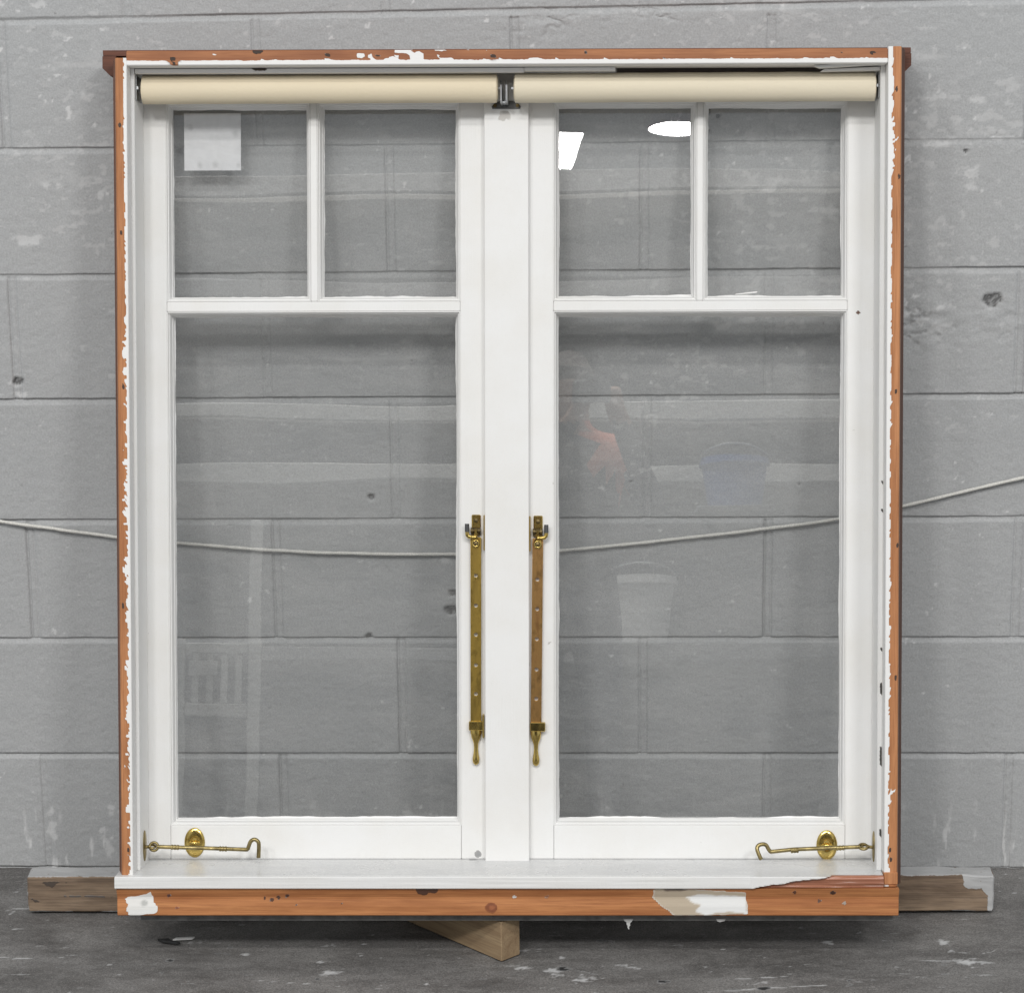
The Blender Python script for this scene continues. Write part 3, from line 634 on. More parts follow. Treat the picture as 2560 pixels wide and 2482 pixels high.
# ---- sashes
MW = .0074       # width of the glazing moulding
ZS, ZG = -.110, -.138
def mould_prof(z0=ZS, zg=ZG):
    return [(0, zg-.004), (0, z0-.0006), (.0010, z0), (.0016, z0-.0005), (.0022, z0-.004), (.0034, z0-.0042), (.0042, z0-.006), (.0052, z0-.012), (.0056, z0-.017), (.0066, z0-.0175), (MW, z0-.020), (MW, zg-.004)]
def make_sash(x0, x1, xo0, xo1, xm0, xm1, seed):
    yb, y1, y2, y3 = .1175, .9145, .9300, 1.2345       # lower opening, upper openings
    b = B(); zb, e = -.150, .0004
    b.box(x0, xo0, .0655, 1.268, zb, ZS, bev=.0009, step=.0025, pstep=.0025)
    b.box(xo1, x1, .0655, 1.268, zb, ZS, bev=.0009, step=.0025, pstep=.0025)
    b.box(xo0+e, xo1-e, .0655, yb, zb, ZS, bev=.0008, step=.006, pstep=.006)
    b.box(xo0+e, xo1-e, y3, 1.268, zb, ZS, bev=.0008, step=.02)
    b.ring(xo0, xo1, yb, y1, mould_prof()); b.ring(xo0, xm0, y2, y3, mould_prof()); b.ring(xm1, xo1, y2, y3, mould_prof())
    def tn(P, c):
        u, w_, n_ = P.T; c[:, :3] = (.50, .48, .45)
        a = np.maximum(sstep(.72, .80, fbm(P, (60, 40, 22), 5, seed, .65))*.55, sstep(.80, .86, fbm(P, (150, 110, 40), 2, seed+40))*.55)
        if seed > 5:
            g = sstep(.3, .6, np.exp(-((u-.538)/.0035)**2 - ((w_-.911)/.0035)**2)); c[:, :3] = c[:, :3]*(1-g[:, None]) + np.array([.10, .035, .015])*g[:, None]; a = np.maximum(a, g)
        else:
            g = sstep(.3, .6, np.exp(-((u+.047)/.006)**2 - ((w_-.073)/.006)**2)*(.5+fbm(P, (200, 200, 200), 2, 5))); c[:, :3] = c[:, :3]*(1-g[:, None]) + .32*g[:, None]; a = np.maximum(a, g)
        c[:, 3] = a
    sash = b.build('sash', M_WHITE, win, rack, tn, smooth=22)
    b = B(); b.box(xo0+.0002, xo1-.0002, y1+.0002, y2-.0002, zb, ZS, bev=.0010, step=.006, pstep=.005)
    b.build('glazing_bar', M_WHITE, sash, rack)
    b = B(); b.box(xm0+.0002, xm1-.0002, y2, y3, zb, ZS, bev=.0010, step=.006, pstep=.005)
    b.build('glazing_bar', M_WHITE, sash, rack)
    # ragged line of paint and putty where the moulding meets the glass
    b = B()
    def putty(xa, xb, ya, yb2, sd):
        r = random.Random(sd)
        for (p, q, vert, sgn) in (((xa, ya), (xb, ya), 0, 1), ((xa, yb2), (xb, yb2), 0, -1), ((xa, ya), (xa, yb2), 1, 1), ((xb, ya), (xb, yb2), 1, -1)):
            L = math.dist(p, q); n = max(4, int(L/.006)); prv = None; V, F = [], []
            hgt = .0008
            for k in range(n+1):
                t = k/n; hgt = min(.0030, max(.0003, hgt + r.uniform(-.0006, .0006))); hh = hgt*(1.0 if not vert and sgn > 0 else .6)
                x, y = p[0]+(q[0]-p[0])*t, p[1]+(q[1]-p[1])*t
                for d, z in ((-.0015, ZG+.0002), (-.0015, ZG+.0035), (hh, ZG+.0014), (hh, ZG+.0002)):
                    V.append((x+(sgn*d if vert else 0), y+(0 if vert else sgn*d), z))
                if k:
                    for m_ in range(4): F.append(((k-1)*4+m_, (k-1)*4+(m_+1) % 4, k*4+(m_+1) % 4, k*4+m_))
            F += [(0, 1, 2, 3), tuple(n*4+i for i in range(4))]; b.add(V, F)
    panes = [(xo0, xo1, yb, y1), (xo0, xm0, y2, y3), (xm1, xo1, y2, y3)]
    for i, (a0, a1, c0, c1) in enumerate(panes): putty(a0+MW, a1-MW, c0+MW, c1-MW, seed*10+i)
    b.build('putty', M_WHITE, sash, rack)
    for (a0, a1, c0, c1) in panes:
        b = B(); b.box(a0+.004, a1-.004, c0+.004, c1-.004, ZG-.003, ZG, bev=.0002, step=.02)
        p = b.build('pane', M_GLASS, sash, rack)
    return sash
make_sash(-.5660, -.0020, -.5275, -.0730, -.3040, -.2930, 3)
make_sash(.0000, .5680, .0705, .5215, .2905, .3005, 8)

# ---- hardware: casement stays
def bar_mesh(width, y0, y1, holes, r, thick):
    cu = bpy.data.curves.new('stay_bar', 'CURVE'); cu.dimensions = '2D'; cu.fill_mode = 'BOTH'; cu.extrude = thick/2; cu.bevel_depth = .0004
    def spl(pts):
        s_ = cu.splines.new('POLY'); s_.points.add(len(pts)-1); s_.use_cyclic_u = True
        for p, q in zip(s_.points, pts): p.co = (*q, 0, 1)
    spl([(-width/2, y0), (width/2, y0), (width/2, y1), (-width/2, y1)])
    for h_ in holes: spl([(r*math.cos(a*math.pi/10), h_ + r*math.sin(a*math.pi/10)) for a in range(20)])
    o = bpy.data.objects.new('stay_bar', cu); COL.objects.link(o); bpy.context.view_layer.update()
    me = bpy.data.meshes.new_from_object(o.evaluated_get(bpy.context.evaluated_depsgraph_get()))
    bpy.data.objects.remove(o); bpy.data.curves.remove(cu); return me
def shift(me, dx, dz, lean=0.0, yref=0.0):
    P = np.empty(len(me.vertices)*3); me.vertices.foreach_get('co', P); P = P.reshape(-1, 3)
    P[:, 0] += dx + lean*(P[:, 1]-yref); P[:, 2] += dz; me.vertices.foreach_set('co', P.ravel()); me.update()
def lathe_y(b, cx, cz, prof, seg=20, sx=1.0, sz=1.0):
    V, F = [], []
    for r, y in prof:
        for k in range(seg): a = 2*math.pi*k/seg; V.append((cx+r*sx*math.cos(a), y, cz+r*sz*math.sin(a)))
    for i in range(len(prof)-1):
        for k in range(seg): F.append((i*seg+k, i*seg+(k+1) % seg, (i+1)*seg+(k+1) % seg, (i+1)*seg+k))
    F += [tuple(range(seg)), tuple((len(prof)-1)*seg+k for k in range(seg))]; b.add(V, F)
def make_stay(cx, sg, mat, dy, lean, label, holes):
    """sg: -1 = pin points to the left; cx = centre line"""
    e = bpy.data.objects.new('casement_stay', None); COL.objects.link(e); e.parent = win; e['label'] = label
    zb = -.1040
    me = bar_mesh(.0158, .262+dy, .566+dy, holes, .0034, .0020); shift(me, cx, zb, lean, .55); finish(me, mat, smooth=30); link('stay_bar', me, e)
    cxb = cx + lean*(-.29)
    b = B()                                                    # handle: flared shoulder, thin neck, drop end
    y = .268+dy
    lathe_y(b, cxb, zb, [(.0076, y), (.0080, y-.006), (.0072, y-.012), (.0050, y-.017), (.0034, y-.022), (.0032, y-.030), (.0040, y-.037), (.0052, y-.043), (.0055, y-.047), (.0044, y-.052), (.0018, y-.0545)], sz=.62)
    b.build('handle', M_PLATE, e, smooth=40)
    b = B(); b.box(cxb-.0088-(.002 if sg < 0 else 0), cxb+.0105+(.004 if sg > 0 else .001), y-.0005, y+.0132, -.1095, -.0985, bev=.0008)
    b.box(cxb-sg*.0115-.0012, cxb-sg*.0115+.0012, y-.012, y+.024, -.112, -.0965, bev=.0006)
    b.build('holder', M_PLATE, e)
    yt = .5585+dy
    b = B()                                                    # fulcrum: plate, fork and swivel eye
    b.box(cx-.0065, cx+.0075, yt+.022, yt+.0425, -.1098, -.1068, bev=.0015)
    b.build('fulcrum_plate', M_PLATE, e)
    b = B(); b.dome((cx+.0002, yt+.0335, -.1068), .0035, .0035, [(1, 0), (.95, .0006), (.6, .0012), (.25, .0014)], 18); b.box(cx-.0028, cx+.003, yt+.0331, yt+.0339, -.1056, -.10525, bev=.0001)
    b.build('screw', M_DARKBR, e, smooth=40)
    b = B()
    for d in (-.0060, .0055): b.dome((cx+d-.0016, yt+.018, -.104), .0048, .0048, [(1, 0), (1, .0032)], 18, axis='x')
    b.tube([(cx-.008, yt+.018, -.102), (cx+.008, yt+.018, -.102)], .0019)
    b.box(cx-.0075, cx+.0075, yt+.010, yt+.0225, -.1096, -.1050, bev=.001)
    b.build('fork', M_DARKBR, e, smooth=40)
    b = B()
    prof = [(cx-.0018, yt+.020), (cx+.0018, yt+.020), (cx+.0028, yt+.009), (cx+.0056, yt+.003), (cx+.0062, yt-.003), (cx+.0040, yt-.0072), (cx, yt-.0085), (cx-.0040, yt-.0072), (cx-.0062, yt-.003), (cx-.0056, yt+.003), (cx-.0028, yt+.009)]
    b.prism(prof, 'z', zb+.0014, zb+.0042, step=.01, bev=.0006)
    b.torus((cx, yt-.0015, zb+.0046), (0, 0, 1), .0047, .0013)
    b.build('swivel_eye', M_PLATE, e, smooth=35)
    b = B(); b.dome((cx, yt-.0015, zb+.0042), .0036, .0036, [(1, 0), (.9, .0012), (.5, .0018)], 18); b.build('rivet', M_DARKBR, e, smooth=40)
    b = B()
    b.tube([(cx, yt+.0085, -.099), (cx+sg*.006, yt+.0085, -.098), (cx+sg*.0105, yt+.009, -.0975), (cx+sg*.0128, yt+.0115, -.0975), (cx+sg*.0132, yt+.015, -.0975), (cx+sg*.0132, yt+.0175, -.0975)], [.0030, .0030, .0030, .0030, .0030, .0028], 14)
    b.build('pin_arm', M_PLATE, e, smooth=40)
    b = B(); b.tube([(cx+sg*.0132, yt+.0165, -.0975), (cx+sg*.0132, yt+.0290, -.0975)], .0034, 14); b.build('pin', M_DARKST, e, smooth=40)
    b = B(); xe = -.0364 if sg < 0 else .0340
    b.box(xe-.0011, xe+.0011, yt-.012, yt+.042, -.1096, -.0985, bev=.0005); b.build('side_plate', M_BRASS, e)
make_stay(-.0495, -1, M_BRASS, 0, 0.0012, 'golden brass window stay on the left sash', [.5073, .4608, .4156, .3685, .3237])
make_stay(.0462, 1, M_BRASS2, -.0015, .0108, 'coppery tarnished window stay on the right sash', [.5012, .4554, .4090, .3618, .3165])

# ---- hardware: cabin hooks and their plates
def screw(b, x, y, z, r=.0033, rot=.5):
    b.dome((x, y, z), r, r, [(1, 0), (.9, .0004), (.3, .0006)], 16)
def make_hook(sg, pts, arc, ring_c, plate_y, label):
    e = bpy.data.objects.new('cabin_hook', None); COL.objects.link(e); e.parent = win; e['label'] = label
    zr = -.068; xs_ = sg*.5612
    b = B(); b.dome((xs_, plate_y, zr), .0115, .0237, [(1, 0), (1, .0010), (.85, .0018), (.5, .0022), (.1, .0023)], 32, axis='x', sgn=-sg)
    b.build('eye_plate', M_HOOK, e, smooth=40)
    b = B(); yr = ring_c[1]
    b.tube([(xs_, yr-.001, zr), (ring_c[0]+sg*.006, yr, zr)], .0026)
    b.torus((ring_c[0], yr, zr), (0, .25, 1) if sg < 0 else (0, 1, .55), .0063, .0021)
    b.torus((ring_c[0]+sg*.003, yr, zr), (0, 1, .3), .0052, .0018)
    b.build('eye', M_HOOK, e, smooth=50)
    b = B(); P = [Vector((x, y, zr)) for x, y in pts]
    full = P + [Vector((x, y, zr+dz)) for x, y, dz in arc]
    # smooth the hook end
    sm = full[:len(P)]
    q = full[len(P)-1:]
    for i in range(len(q)-1):
        p0, p1, p2, p3 = q[max(i-1, 0)], q[i], q[i+1], q[min(i+2, len(q)-1)]
        for k in range(1, 7):
            t = k/6; sm.append(0.5*((2*p1) + (p2-p0)*t + (2*p0-5*p1+4*p2-p3)*t*t + (3*p1-p0-3*p2+p3)*t**3))
    b.tube(sm, .0031, 14)
    d = (P[-1]-P[0]).normalized()
    for t in (0.20, 0.73) if sg < 0 else (0.22, 0.73):
        c = P[0].lerp(P[-1], t)
        for o_ in (-.0045, 0, .0045): b.tube([c+d*(o_-.0015), c+d*(o_-.0008), c+d*(o_+.0008), c+d*(o_+.0015)], [.0032, .0041, .0041, .0032], 16)
        b.tube([c-d*.005, c+d*.005], .0035, 14)
    b.build('hook_rod', M_HOOK, e, smooth=50)
make_hook(-1, [(-.5420, .0899), (-.4400, .0873), (-.4013, .0860)], [(-.3995, .0910, 0), (-.3965, .0985, 0), (-.3910, .1018, 0), (-.3855, .0990, 0), (-.3838, .0930, 0), (-.3845, .0735, 0)], (-.5465, .0901), .0915, 'left brass cabin hook on its eye')
make_hook(1, [(.5400, .0945), (.4380, .0900), (.4035, .0862)], [(.4005, .0900, 0), (.3965, .0965, 0), (.3905, .0978, 0), (.3845, .0955, .001), (.3828, .0900, .003), (.3870, .0790, .005), (.3890, .0755, .005)], (.5450, .0947), .0951, 'right brass cabin hook on its eye')
for cx, cy_, lab in ((-.4897, .0892, 'oval brass plate behind the left hook'), (.4932, .0895, 'oval brass plate behind the right hook')):
    e = bpy.data.objects.new('hook_plate', None); COL.objects.link(e); e.parent = win; e['label'] = lab
    b = B(); b.dome((cx, cy_, -.1098), .0160, .0231, [(1, 0), (1, .0012), (.93, .0024), (.78, .0032), (.55, .0036), (.40, .0034), (.34, .0022), (.1, .0018)], 40)
    b.build('oval_plate', M_PLATE, e, smooth=35)
    b = B(); b.tube([(cx-.008, cy_-.001, -.1075), (cx-.006, cy_, -.1045), (cx, cy_+.0004, -.1035), (cx+.006, cy_, -.1045), (cx+.008, cy_-.001, -.1075)], .0021, 12)
    b.build('staple', M_PLATE, e, smooth=50)
    for d in (.0165, -.0165):
        b = B(); screw(b, cx, cy_+d, -.1072, .0037); b.box(cx-.003, cx+.003, cy_+d-.0004, cy_+d+.0004, -.1068, -.10645, bev=.0001, axis='x'); b.build('screw', M_DARKBR if d > 0 else M_BRASS, e, smooth=40)

# ---- blind brackets on the window
e = bpy.data.objects.new('blind_bracket', None); COL.objects.link(e); e.parent = win; e['label'] = 'steel double bracket between the two blinds'
b = B(); b.prism([(-.0225, 1.2225), (.020, 1.2225), (.021, 1.226), (.017, 1.2310), (.008, 1.2345), (-.011, 1.2345), (-.019, 1.2310), (-.0235, 1.226)], 'z', -.0958, -.0938, step=.01, bev=.0004)
b.build('bracket_flange', M_DARKST, e)
b = B()
for x0, x1 in ((-.0092, -.0062), (-.0012, .0024)):
    b.prism([(1.2275, -.094), (1.2275, -.058), (1.231, -.052), (1.254, -.050), (1.2605, -.055), (1.2605, -.070), (1.248, -.090), (1.244, -.094)], 'x', x0, x1, step=.01, bev=.0005)
b.tube([(-.0062, 1.2300, -.075), (-.0012, 1.2300, -.075)], .003)
b.build('bracket_prong', M_STEEL, e)
for u0 in (-.0185, .0160):
    b = B(); screw(b, u0, 1.2275, -.0938, .003); b.build('screw', M_DARKBR, e, smooth=40)
for s, lab in ((-1, 'flat metal bracket at the left end of the blinds'), (1, 'flat metal bracket at the right end of the blinds')):
    b = B(); x = s*.5612
    b.box(min(x, x-s*.0016), max(x, x-s*.0016), 1.2315, 1.2685, -.085, -.042, bev=.0005)
    b.box(min(x-s*.0016, x-s*.0048), max(x-s*.0016, x-s*.0048), 1.2475, 1.2525, -.066, -.040, bev=.0004)
    o = b.build('blind_bracket', M_STEEL, win, rack); o['label'] = lab

# ================================================================== things on the window
def win_point(u, w_, n_): return WM @ Vector((u, w_, n_))
def child_thing(name, label, cat, group=None, p=(0, 0, 0)):
    o = thing(name, label, cat, group=group); m = WM.copy(); m.translation = win_point(*p); o.matrix_world = m; return o
def make_blind(x0, x1, mat, label, rl, capl):
    xc = (x0+x1)/2; wc = 1.2497
    t = child_thing('roller_blind', label, 'roller blind', 'rolled up blinds under the window head', (xc, wc, -.060))
    L = (x1-x0)/2
    # spiral of cloth
    V, F = [], []; seg = 72; n = 24
    for i in range(n+1):
        x = -L + 2*L*i/n
        for k in range(seg):
            a = 2*math.pi*k/seg; r = rl*(1 - .05*((k/seg - .13) % 1.0)) + .0002*math.sin(i*1.7+a)
            V.append((x, r*math.sin(a), r*math.cos(a)))
    for i in range(n):
        for k in range(seg): F.append((i*seg+k, i*seg+(k+1) % seg, (i+1)*seg+(k+1) % seg, (i+1)*seg+k))
    F += [tuple(range(seg)), tuple(n*seg+k for k in range(seg))]
    MB().add(V, F).build('fabric_roll', mat, t, smooth=35)
    for s in (-1, 1):
        b = B(); b.dome((s*L, 0, 0), .0185, .0185, [(1, -.004), (1, .001), (.8, .0022), (.2, .0024)], 28, axis='x', sgn=s)
        b.build('end_cap', capl, t, smooth=40)
        b = B(); b.box(min(s*L, s*(L+.0062)), max(s*L, s*(L+.0062)), -.0018, .0018, -.0028, .0028, bev=.0003, axis='x'); b.build('pin', M_STEEL, t)
make_blind(-.5525, -.0145, M_BLINDL, 'yellowed cream roller blind over the left sash', .0222, M_BLINDL)
make_blind(.0135, .5555, M_BLINDR, 'paler cream roller blind over the right sash', .0226, M_BLINDR)

def paper_tint(P, c):
    c[:, :3] = .42; g = np.zeros(len(P))
    for x, y, rx, ry in ((-.034, .022, .004, .006), (.036, .013, .005, .007), (-.020, -.036, .004, .006), (.004, -.035, .005, .006), (.04, -.036, .003, .004)):
        g = np.maximum(g, np.exp(-((P[:, 0]-x)/rx)**2 - ((P[:, 1]-y)/ry)**2))
    c[:, 3] = g*.62
t = NT('translucent_paper'); col, f, al = t.tint(0.15, 200, 0.1, 1.0); nz = t.noise(45, 4, .6)
t.fin(t.mix(f, t.ramp(nz, [(.3, (.70, .70, .715)), (.7, (.78, .78, .79))]), col), .7); M_PAPER = t.m
b = B(); b.box(-.0442, .0442, -.0441, .0441, -.00035, .00035, bev=.0001, step=.003, pstep=.003)
pp = b.build('paper_square', M_PAPER, None, None, paper_tint); m = WM.copy(); m.translation = win_point(-.4595, 1.1785, ZG-.0042); pp.matrix_world = m
tag(pp, 'square white paper stuck behind the upper pane of the left sash', 'paper')
b = B(); b.prism([(-.022, -.0010), (.012, .0024), (.0135, .0042), (.0115, .0044), (-.020, .0004)], 'z', 0, .0012, step=.01, bev=.0002)
sv = b.build('paint_sliver', M_WHITE, None); m = WM.copy(); m.translation = win_point(.372, .9405, ZG+.003); sv.matrix_world = m
tag(sv, 'curled white paint sliver at the bottom of an upper right pane', 'paint flake')

# ================================================================== cord along the wall
RP = [(-1.35, .655), (-1.20, .628), (-1.046, .604), (-.949, .590), (-.860, .5775), (-.760, .567), (-.591, .5535), (-.473, .5485), (-.301, .5465), (-.138, .552), (.027, .568), (.188, .5865), (.317, .604), (.420, .6255), (.609, .671), (.78, .712)]
pts = []
for i in range(len(RP)-1):
    for k in range(14):
        t_ = k/14; p0, p1, p2, p3 = [np.array(RP[min(max(j, 0), len(RP)-1)]) for j in (i-1, i, i+1, i+2)]
        q = 0.5*((2*p1) + (p2-p0)*t_ + (2*p0-5*p1+4*p2-p3)*t_*t_ + (3*p1-p0-3*p2+p3)*t_**3); pts.append((q[0], -.0085 + .001*math.sin(i*1.3+k*.4), q[1]))
MB().tube(pts, [.0027 + .0003*math.sin(i*2.1) for i in range(len(pts))], 10).build('cord', M_ROPE, None, smooth=60)
tag(bpy.data.objects['cord'], 'thin white cord sagging along the block wall behind the window', 'cord')

# ================================================================== timber on the floor
def rough(P, amp, seed): return P + amp*(np.stack([fbm(P, (25, 60, 60), 3, seed+i) for i in range(3)], -1)-.5)
def beam_tint(P, c):
    x, y, z = P.T; c[:, :3] = (.50, .49, .475)
    a = .8*sstep(-.002, .002, z - (.0620 - .006*sstep(.4, .7, fbm(P, (30, 5, 5), 3, 3))))
    fr = y < -.017
    c[:, :3] = np.where((z > .0635)[:, None], .40, .46); a = .75*sstep(.0625, .0645, z)
    a = np.maximum(a, fr*sstep(-.001, .001, poly_sd(x, z, [(.722, .064), (.724, .046), (.736, .042), (.752, .043), (.760, .03), (.764, .0), (.790, 0), (.790, .07)]) + .005*(fbm(P, (90, 90, 90), 3, 6)-.5))*.8)
    a = np.maximum(a, fr*sstep(.0085, .0050, z)*sstep(.40, .55, fbm(P, (18, 5, 5), 3, 9))*.8)
    a = np.maximum(a, sstep(.001, -.001, x+.7695)*.7)
    dk = fr*np.exp(-((z-.030-.010*(x+.77))/.0016)**2)*(x < -.62); dk = np.maximum(dk, fr*sstep(.62, .72, fbm(P, (9, 40, 40), 4, 12))*.75)
    dk = np.maximum(dk, fr*np.exp(-((x+.735)/.05)**2 - ((z-.052)/.010)**2)*.7)
    dk = np.maximum(dk, fr*np.exp(-((x+.76)/.015)**2 - ((z-.024)/.006)**2))
    a = a*(.45+.9*fbm(P, (60, 160, 160), 4, 88, .65))
    dk = dk*np.clip((fbm(P, (28, 110, 110), 5, 77, .68)-.5)*4+.6, 0, 1.6); k = sstep(.34, .70, dk)*.8; kc = sstep(.03, .15, dk); c[:, :3] = c[:, :3]*(1-kc[:, None]) + np.array([.085, .066, .055])*kc[:, None]; c[:, 3] = np.maximum(a*(1-kc), k)
b = B(); b.box(-.7715, .772, -.0195, .0195, .0045, .0655, bev=.0022, step=.004, pstep=.004, axis='x')
bo = b.build('timber_beam', M_GREYW, None, lambda P: rough(P, .0035, 5), beam_tint); bo.location = (-.2185, -.1745, 0); bo.rotation_euler = (0, 0, .006)
tag(bo, 'long weathered grey timber lying on the floor at the wall base', 'timber')
b = B(); b.box(-.34, 0, -.0195, .0195, 0, .0645, bev=.0010, step=.006, pstep=.005, axis='x')
def blk_tint(P, c):
    c[:, :3] = (.36, .16, .06); c[:, 3] = .9*np.exp(-((P[:, 0]+.03)/.03)**2 - ((P[:, 2]-.02)/.008)**2)*sstep(.4, .7, fbm(P, (30, 60, 60), 3, 2))
bl = b.build('wooden_block', M_BLOCKW, None, None, blk_tint); bl.location = (-.2095, -.3655, .0006); bl.rotation_euler = (0, 0, math.radians(-45))
tag(bl, 'pale sawn timber block on the floor propping up the window', 'timber')
# litter on the floor
b = B(); b.prism([(-.016, -.003), (.014, .001), (.0165, .008), (-.012, .004)], 'z', 0, .0025, step=.01, bev=.0003)
o = b.build('paint_chip', M_WHITE, None); o.location = (-.724, -.303, .0022); tag(o, 'small white rectangular chip on the floor under the window', 'chip')
b = B(); b.prism([(-.022, .004), (-.006, .006), (.002, -.002), (.016, -.009), (.012, -.013), (-.004, -.008), (-.014, -.004)], 'z', 0, .004, step=.01, bev=.001)
o = b.build('dark_scrap', mat_plain('black_scrap', (.02, .02, .02), .7), None); o.location = (-.742, -.309, .0015); tag(o, 'crumpled black scrap beside the white chip', 'scrap')

# ================================================================== what the panes mirror, behind the photographer
M_LAMP = mat_emit('lamp_glow', (1, .98, .95), 45)
t = thing('high_bay_lamp', 'round hanging lamp mirrored in the upper right pane', 'lamp', (.475, -12.6, 5.0))
b = B(); b.dome((0, 0, 0), .19, .19, [(1, 0), (.98, .01), (.2, .012)], 36, sgn=1); b.build('diffuser', M_LAMP, t, smooth=40)
b = B()
lp = [(.195, -.004), (.20, .0), (.195, .02), (.15, .13), (.09, .2), (.08, .32), (.02, .34), (.015, .6)]
V, F = [], []
for r, z in lp:
    for k in range(32): a = 2*math.pi*k/32; V.append((r*math.cos(a), r*math.sin(a), z))
for i in range(len(lp)-1):
    for k in range(32): F.append((i*32+k, i*32+(k+1) % 32, (i+1)*32+(k+1) % 32, (i+1)*32+k))
F.append(tuple((len(lp)-1)*32+k for k in range(32))); b.add(V, F); b.build('reflector', mat_plain('lamp_grey', (.60, .60, .66), .5, .0), t, smooth=40)
t = thing('ceiling_panel_light', 'bright rectangular ceiling light mirrored beside the mullion', 'lamp', (-.45, -13.2, 5.0), rot=(0, 0, math.radians(-6.3)))
b = B(); b.box(-.27, .27, -.41, .41, 0, .02, bev=.003); b.build('diffuser', M_LAMP, t)
b = B(); b.box(-.29, .29, -.43, .43, .021, .08, bev=.003); b.build('housing', mat_plain('lamp_white', (.7, .7, .7), .5), t)

t = thing('storage_rack', 'pale storage rack mirrored faintly in the panes', 'rack', (0, -6.2, 0))
M_PALE = mat_plain('pale_rack_paint', (.52, .52, .50), .6); M_RACK = mat_plain('grey_rack_paint', (.28, .28, .28), .6); M_DULL = mat_plain('dark_board', (.10, .10, .10), .7)
for x in (-2.5, -2.0, 1.15, 2.3):
    b = B(); b.box(x-.025, x+.025, -.05, .05, 0, 2.9, bev=.005); b.build('upright', M_RACK, t)
for z0, z1 in ((.92, .98), (1.62, 1.69), (1.87, 1.94), (2.36, 2.44), (2.80, 2.88)):
    b = B(); b.box(-2.6, 2.4, .055, .085, z0, z1, bev=.004); b.build('beam', M_PALE if 1 < z0 < 2 else M_RACK, t)
    b = B(); b.box(-2.55, 2.35, -.75, -.055, z0+.01, z0+.03, bev=.003); b.build('shelf', mat_plain('shelf_board', (.30, .29, .27), .7), t)
b = B(); b.box(-2.6, 2.4, -.80, -.76, 0, 3.0, bev=.004); b.build('added_backdrop', M_DULL, t)  # added dark backdrop so the pale beams stand out against the world light
t = thing('railing_panel', 'pale slatted railing mirrored low in the left pane', 'railing', (-1.50, -5.95, 0))
for x in (-.17, .12):
    b = B(); b.box(x-.022, x+.022, -.02, .02, 0, 1.46 if x > 0 else .99, bev=.003); b.build('post', M_PALE, t)
for z in (.73, .955):
    b = B(); b.box(-.145, .095, -.012, .012, z-.02, z+.02, bev=.003); b.build('rail', M_PALE, t)
for k in range(4):
    b = B(); x = -.105+.055*k; b.box(x-.012, x+.012, -.010, .010, .752, .933, bev=.002); b.build('slat', M_PALE, t)
b = B(); b.box(-.13, -.02, .0125, .016, .84, .90, bev=.001); b.build('white_card', M_PALE, t)
def bucket(name, label, loc, r0, r1, h, m):
    t = thing(name, label, 'bucket', loc)
    V, F, n = [], [], 40; prof = [(.0, 0), (r0, 0), (r1, h-.03), (r1+.012, h-.03), (r1+.012, h), (r1-.004, h), (r0-.006, .01), (0, .01)]
    for r, z in prof:
        for k in range(n): a = 2*math.pi*k/n; V.append((r*math.cos(a), r*math.sin(a), z))
    for i in range(len(prof)-1):
        for k in range(n): F.append((i*n+k, i*n+(k+1) % n, (i+1)*n+(k+1) % n, (i+1)*n+k))
    b = B(); b.add(V, F); b.build('pail', m, t, smooth=40)
    b = B(); b.tube([((r1+.014)*math.cos(a), .10*math.sin(a)+.02, h-.02+.07*math.sin(a)) for a in [math.pi*k/16 for k in range(17)]], .004, 8); b.build('bail_handle', M_STEEL, t, smooth=60)
    return t
bucket('white_bucket', 'white plastic bucket mirrored low in the right pane', (.10, -6.02, .981), .105, .135, .235, mat_plain('white_plastic', (.8, .8, .78), .4))
bucket('blue_bucket', 'blue bucket mirrored above the white one', (.47, -5.99, 1.50), .10, .125, .19, mat_plain('blue_plastic', (.06, .13, .38), .4))
b = B(); b.box(.32, .62, -6.10, -5.88, 1.47, 1.499, bev=.004); b.box(.35, .37, -6.12, -5.90, 1.40, 1.469, bev=.003); b.box(.57, .59, -6.12, -5.90, 1.40, 1.469, bev=.003)
o = b.build('bracket_shelf', M_DULL, None); tag(o, 'small dark ledge holding the mirrored blue bucket', 'shelf'); o['kind'] = 'thing'

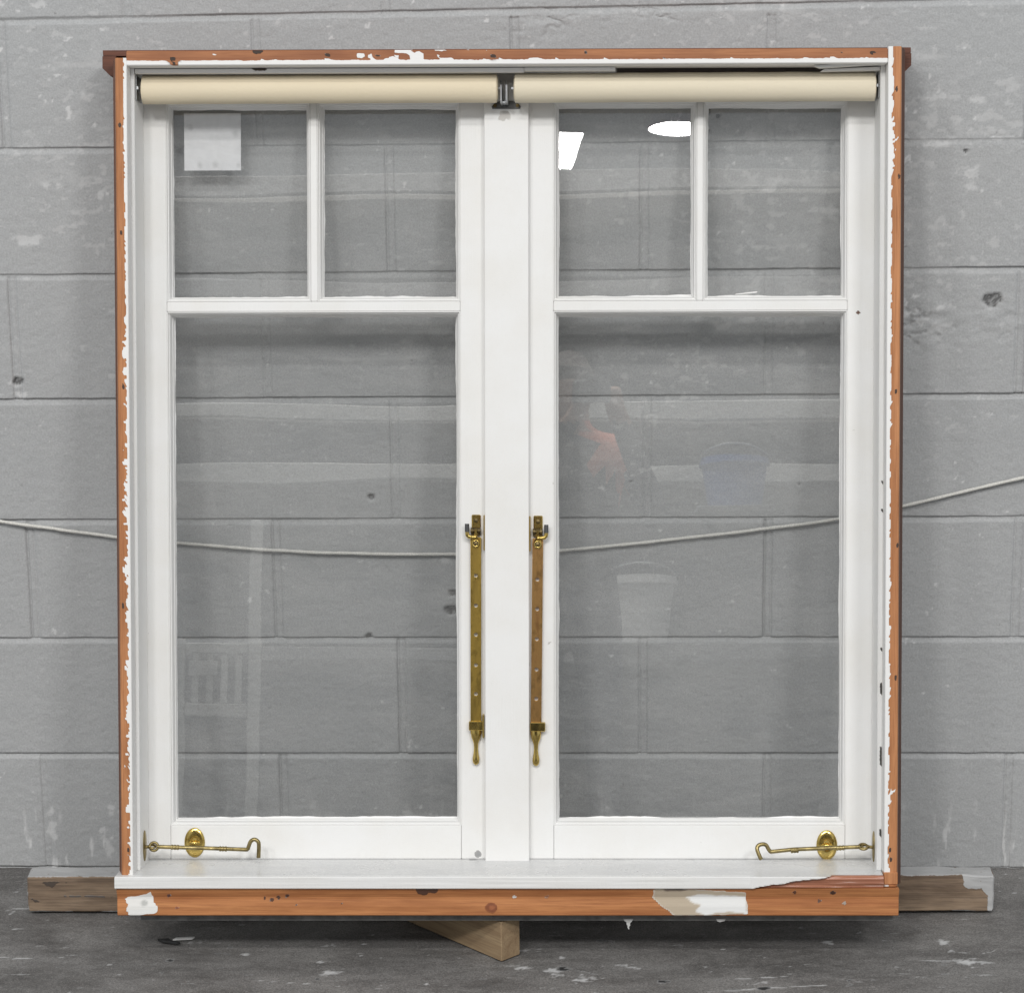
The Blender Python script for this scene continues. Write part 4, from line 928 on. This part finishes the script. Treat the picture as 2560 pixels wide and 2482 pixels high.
# the photographer, seen only as a mirror image in the glass
def make_person():
    root = thing('person', 'photographer in dark top and orange sleeves mirrored in the glass, holding up a camera', 'person', (-.155, -4.36, 0))
    J = {'pel': (0, 0, .93, .150, .105), 'sp': (0, -.01, 1.12, .140, .10), 'ch': (0, 0, 1.32, .170, .115), 'nk': (0, .0, 1.46, .062, .062), 'hd': (0, .03, 1.58, .078, .092), 'tp': (0, .03, 1.69, .066, .075),
         'sr': (.175, 0, 1.405, .066, .066), 'er': (.275, .12, 1.20, .046, .046), 'wr': (.150, .235, 1.50, .032, .032), 'hr': (.135, .245, 1.575, .035, .030),
         'sl': (-.175, 0, 1.405, .066, .066), 'el': (-.20, .16, 1.20, .046, .046), 'wl': (.02, .25, 1.47, .032, .032), 'hl': (.055, .26, 1.535, .035, .030),
         'hpr': (.095, 0, .86, .092, .092), 'kr': (.105, .02, .48, .062, .062), 'ar': (.11, -.02, .09, .042, .042), 'tr': (.125, .13, .04, .04, .035),
         'hpl': (-.095, 0, .86, .092, .092), 'kl': (-.105, .02, .48, .062, .062), 'al': (-.11, -.02, .09, .042, .042), 'tl': (-.125, .13, .04, .04, .035)}
    E_ = 'pel-sp sp-ch ch-nk nk-hd hd-tp ch-sr sr-er er-wr wr-hr ch-sl sl-el el-wl wl-hl pel-hpr hpr-kr kr-ar ar-tr pel-hpl hpl-kl kl-al al-tl'.split()
    ks = list(J); me = bpy.data.meshes.new('body')
    me.from_pydata([(J[k][0], J[k][1], J[k][2]*1.03) for k in ks], [tuple(ks.index(q) for q in e_.split('-')) for e_ in E_], [])
    o = bpy.data.objects.new('body', me); COL.objects.link(o)
    md = o.modifiers.new('skin', 'SKIN'); lay = me.skin_vertices[0].data if me.skin_vertices else None
    if lay is None:
        bm = bmesh.new(); bm.from_mesh(me); bm.verts.layers.skin.verify(); bm.to_mesh(me); bm.free(); lay = me.skin_vertices[0].data
    for k, v in zip(ks, lay): v.radius = J[k][3:]; v.use_root = (k == 'pel')
    o.modifiers.new('sub', 'SUBSURF').levels = 2; o.modifiers['sub'].render_levels = 2
    bpy.context.view_layer.update()
    m2 = bpy.data.meshes.new_from_object(o.evaluated_get(bpy.context.evaluated_depsgraph_get())); bpy.data.objects.remove(o)
    for m in (mat_plain('skin_tone', (.45, .27, .19), .5), mat_plain('dark_cloth', (.055, .055, .06), .8), mat_plain('orange_cloth', (.80, .22, .11), .7), mat_plain('trousers_cloth', (.06, .065, .09), .8)): m2.materials.append(m)
    for p in m2.polygons:
        x, y, z = p.center
        z /= 1.03; arm = (abs(x) > .06 and 1.33 < z < 1.50 and y < .10) or (abs(x) > .15 and 1.26 < z <= 1.33 and y < .08)
        p.material_index = 0 if (z > 1.50 or (z > 1.455 and y > .1) or (z > 1.45 and abs(x) < .06)) else 2 if arm else 1 if z > .95 else 3
    m2.shade_smooth(); b_ = link('body', m2, root)
    hb = B(); V, F = [], []
    for i in range(9):
        ph = math.pi*.56*i/8
        for k in range(24):
            a = 2*math.pi*k/24; V.append((.088*math.sin(ph)*math.cos(a), .012+.102*math.sin(ph)*math.sin(a) - .012, 1.675+.108*math.cos(ph) - (.02 if math.sin(a) > .3 and i > 5 else 0)*-1))
    for i in range(8):
        for k in range(24): F.append((i*24+k, i*24+(k+1) % 24, (i+1)*24+(k+1) % 24, (i+1)*24+k))
    hb.add(V, F); hb.build('hair', mat_plain('brown_hair', (.05, .03, .02), .6), root, smooth=60)
    return root
make_person()
t = thing('camera_body', 'black camera held by the mirrored photographer', 'camera', (-.082, -4.07, 1.60))
b = B(); b.box(-.062, .062, -.03, .025, -.04, .035, bev=.008); b.box(-.02, .02, -.028, .022, .0355, .055, bev=.006); b.build('camera_housing', M_DULL, t)
b = B(); b.tube([(0, .026, -.002), (0, .065, -.002)], .031, 24); b.build('lens', M_DARKST, t, smooth=40)
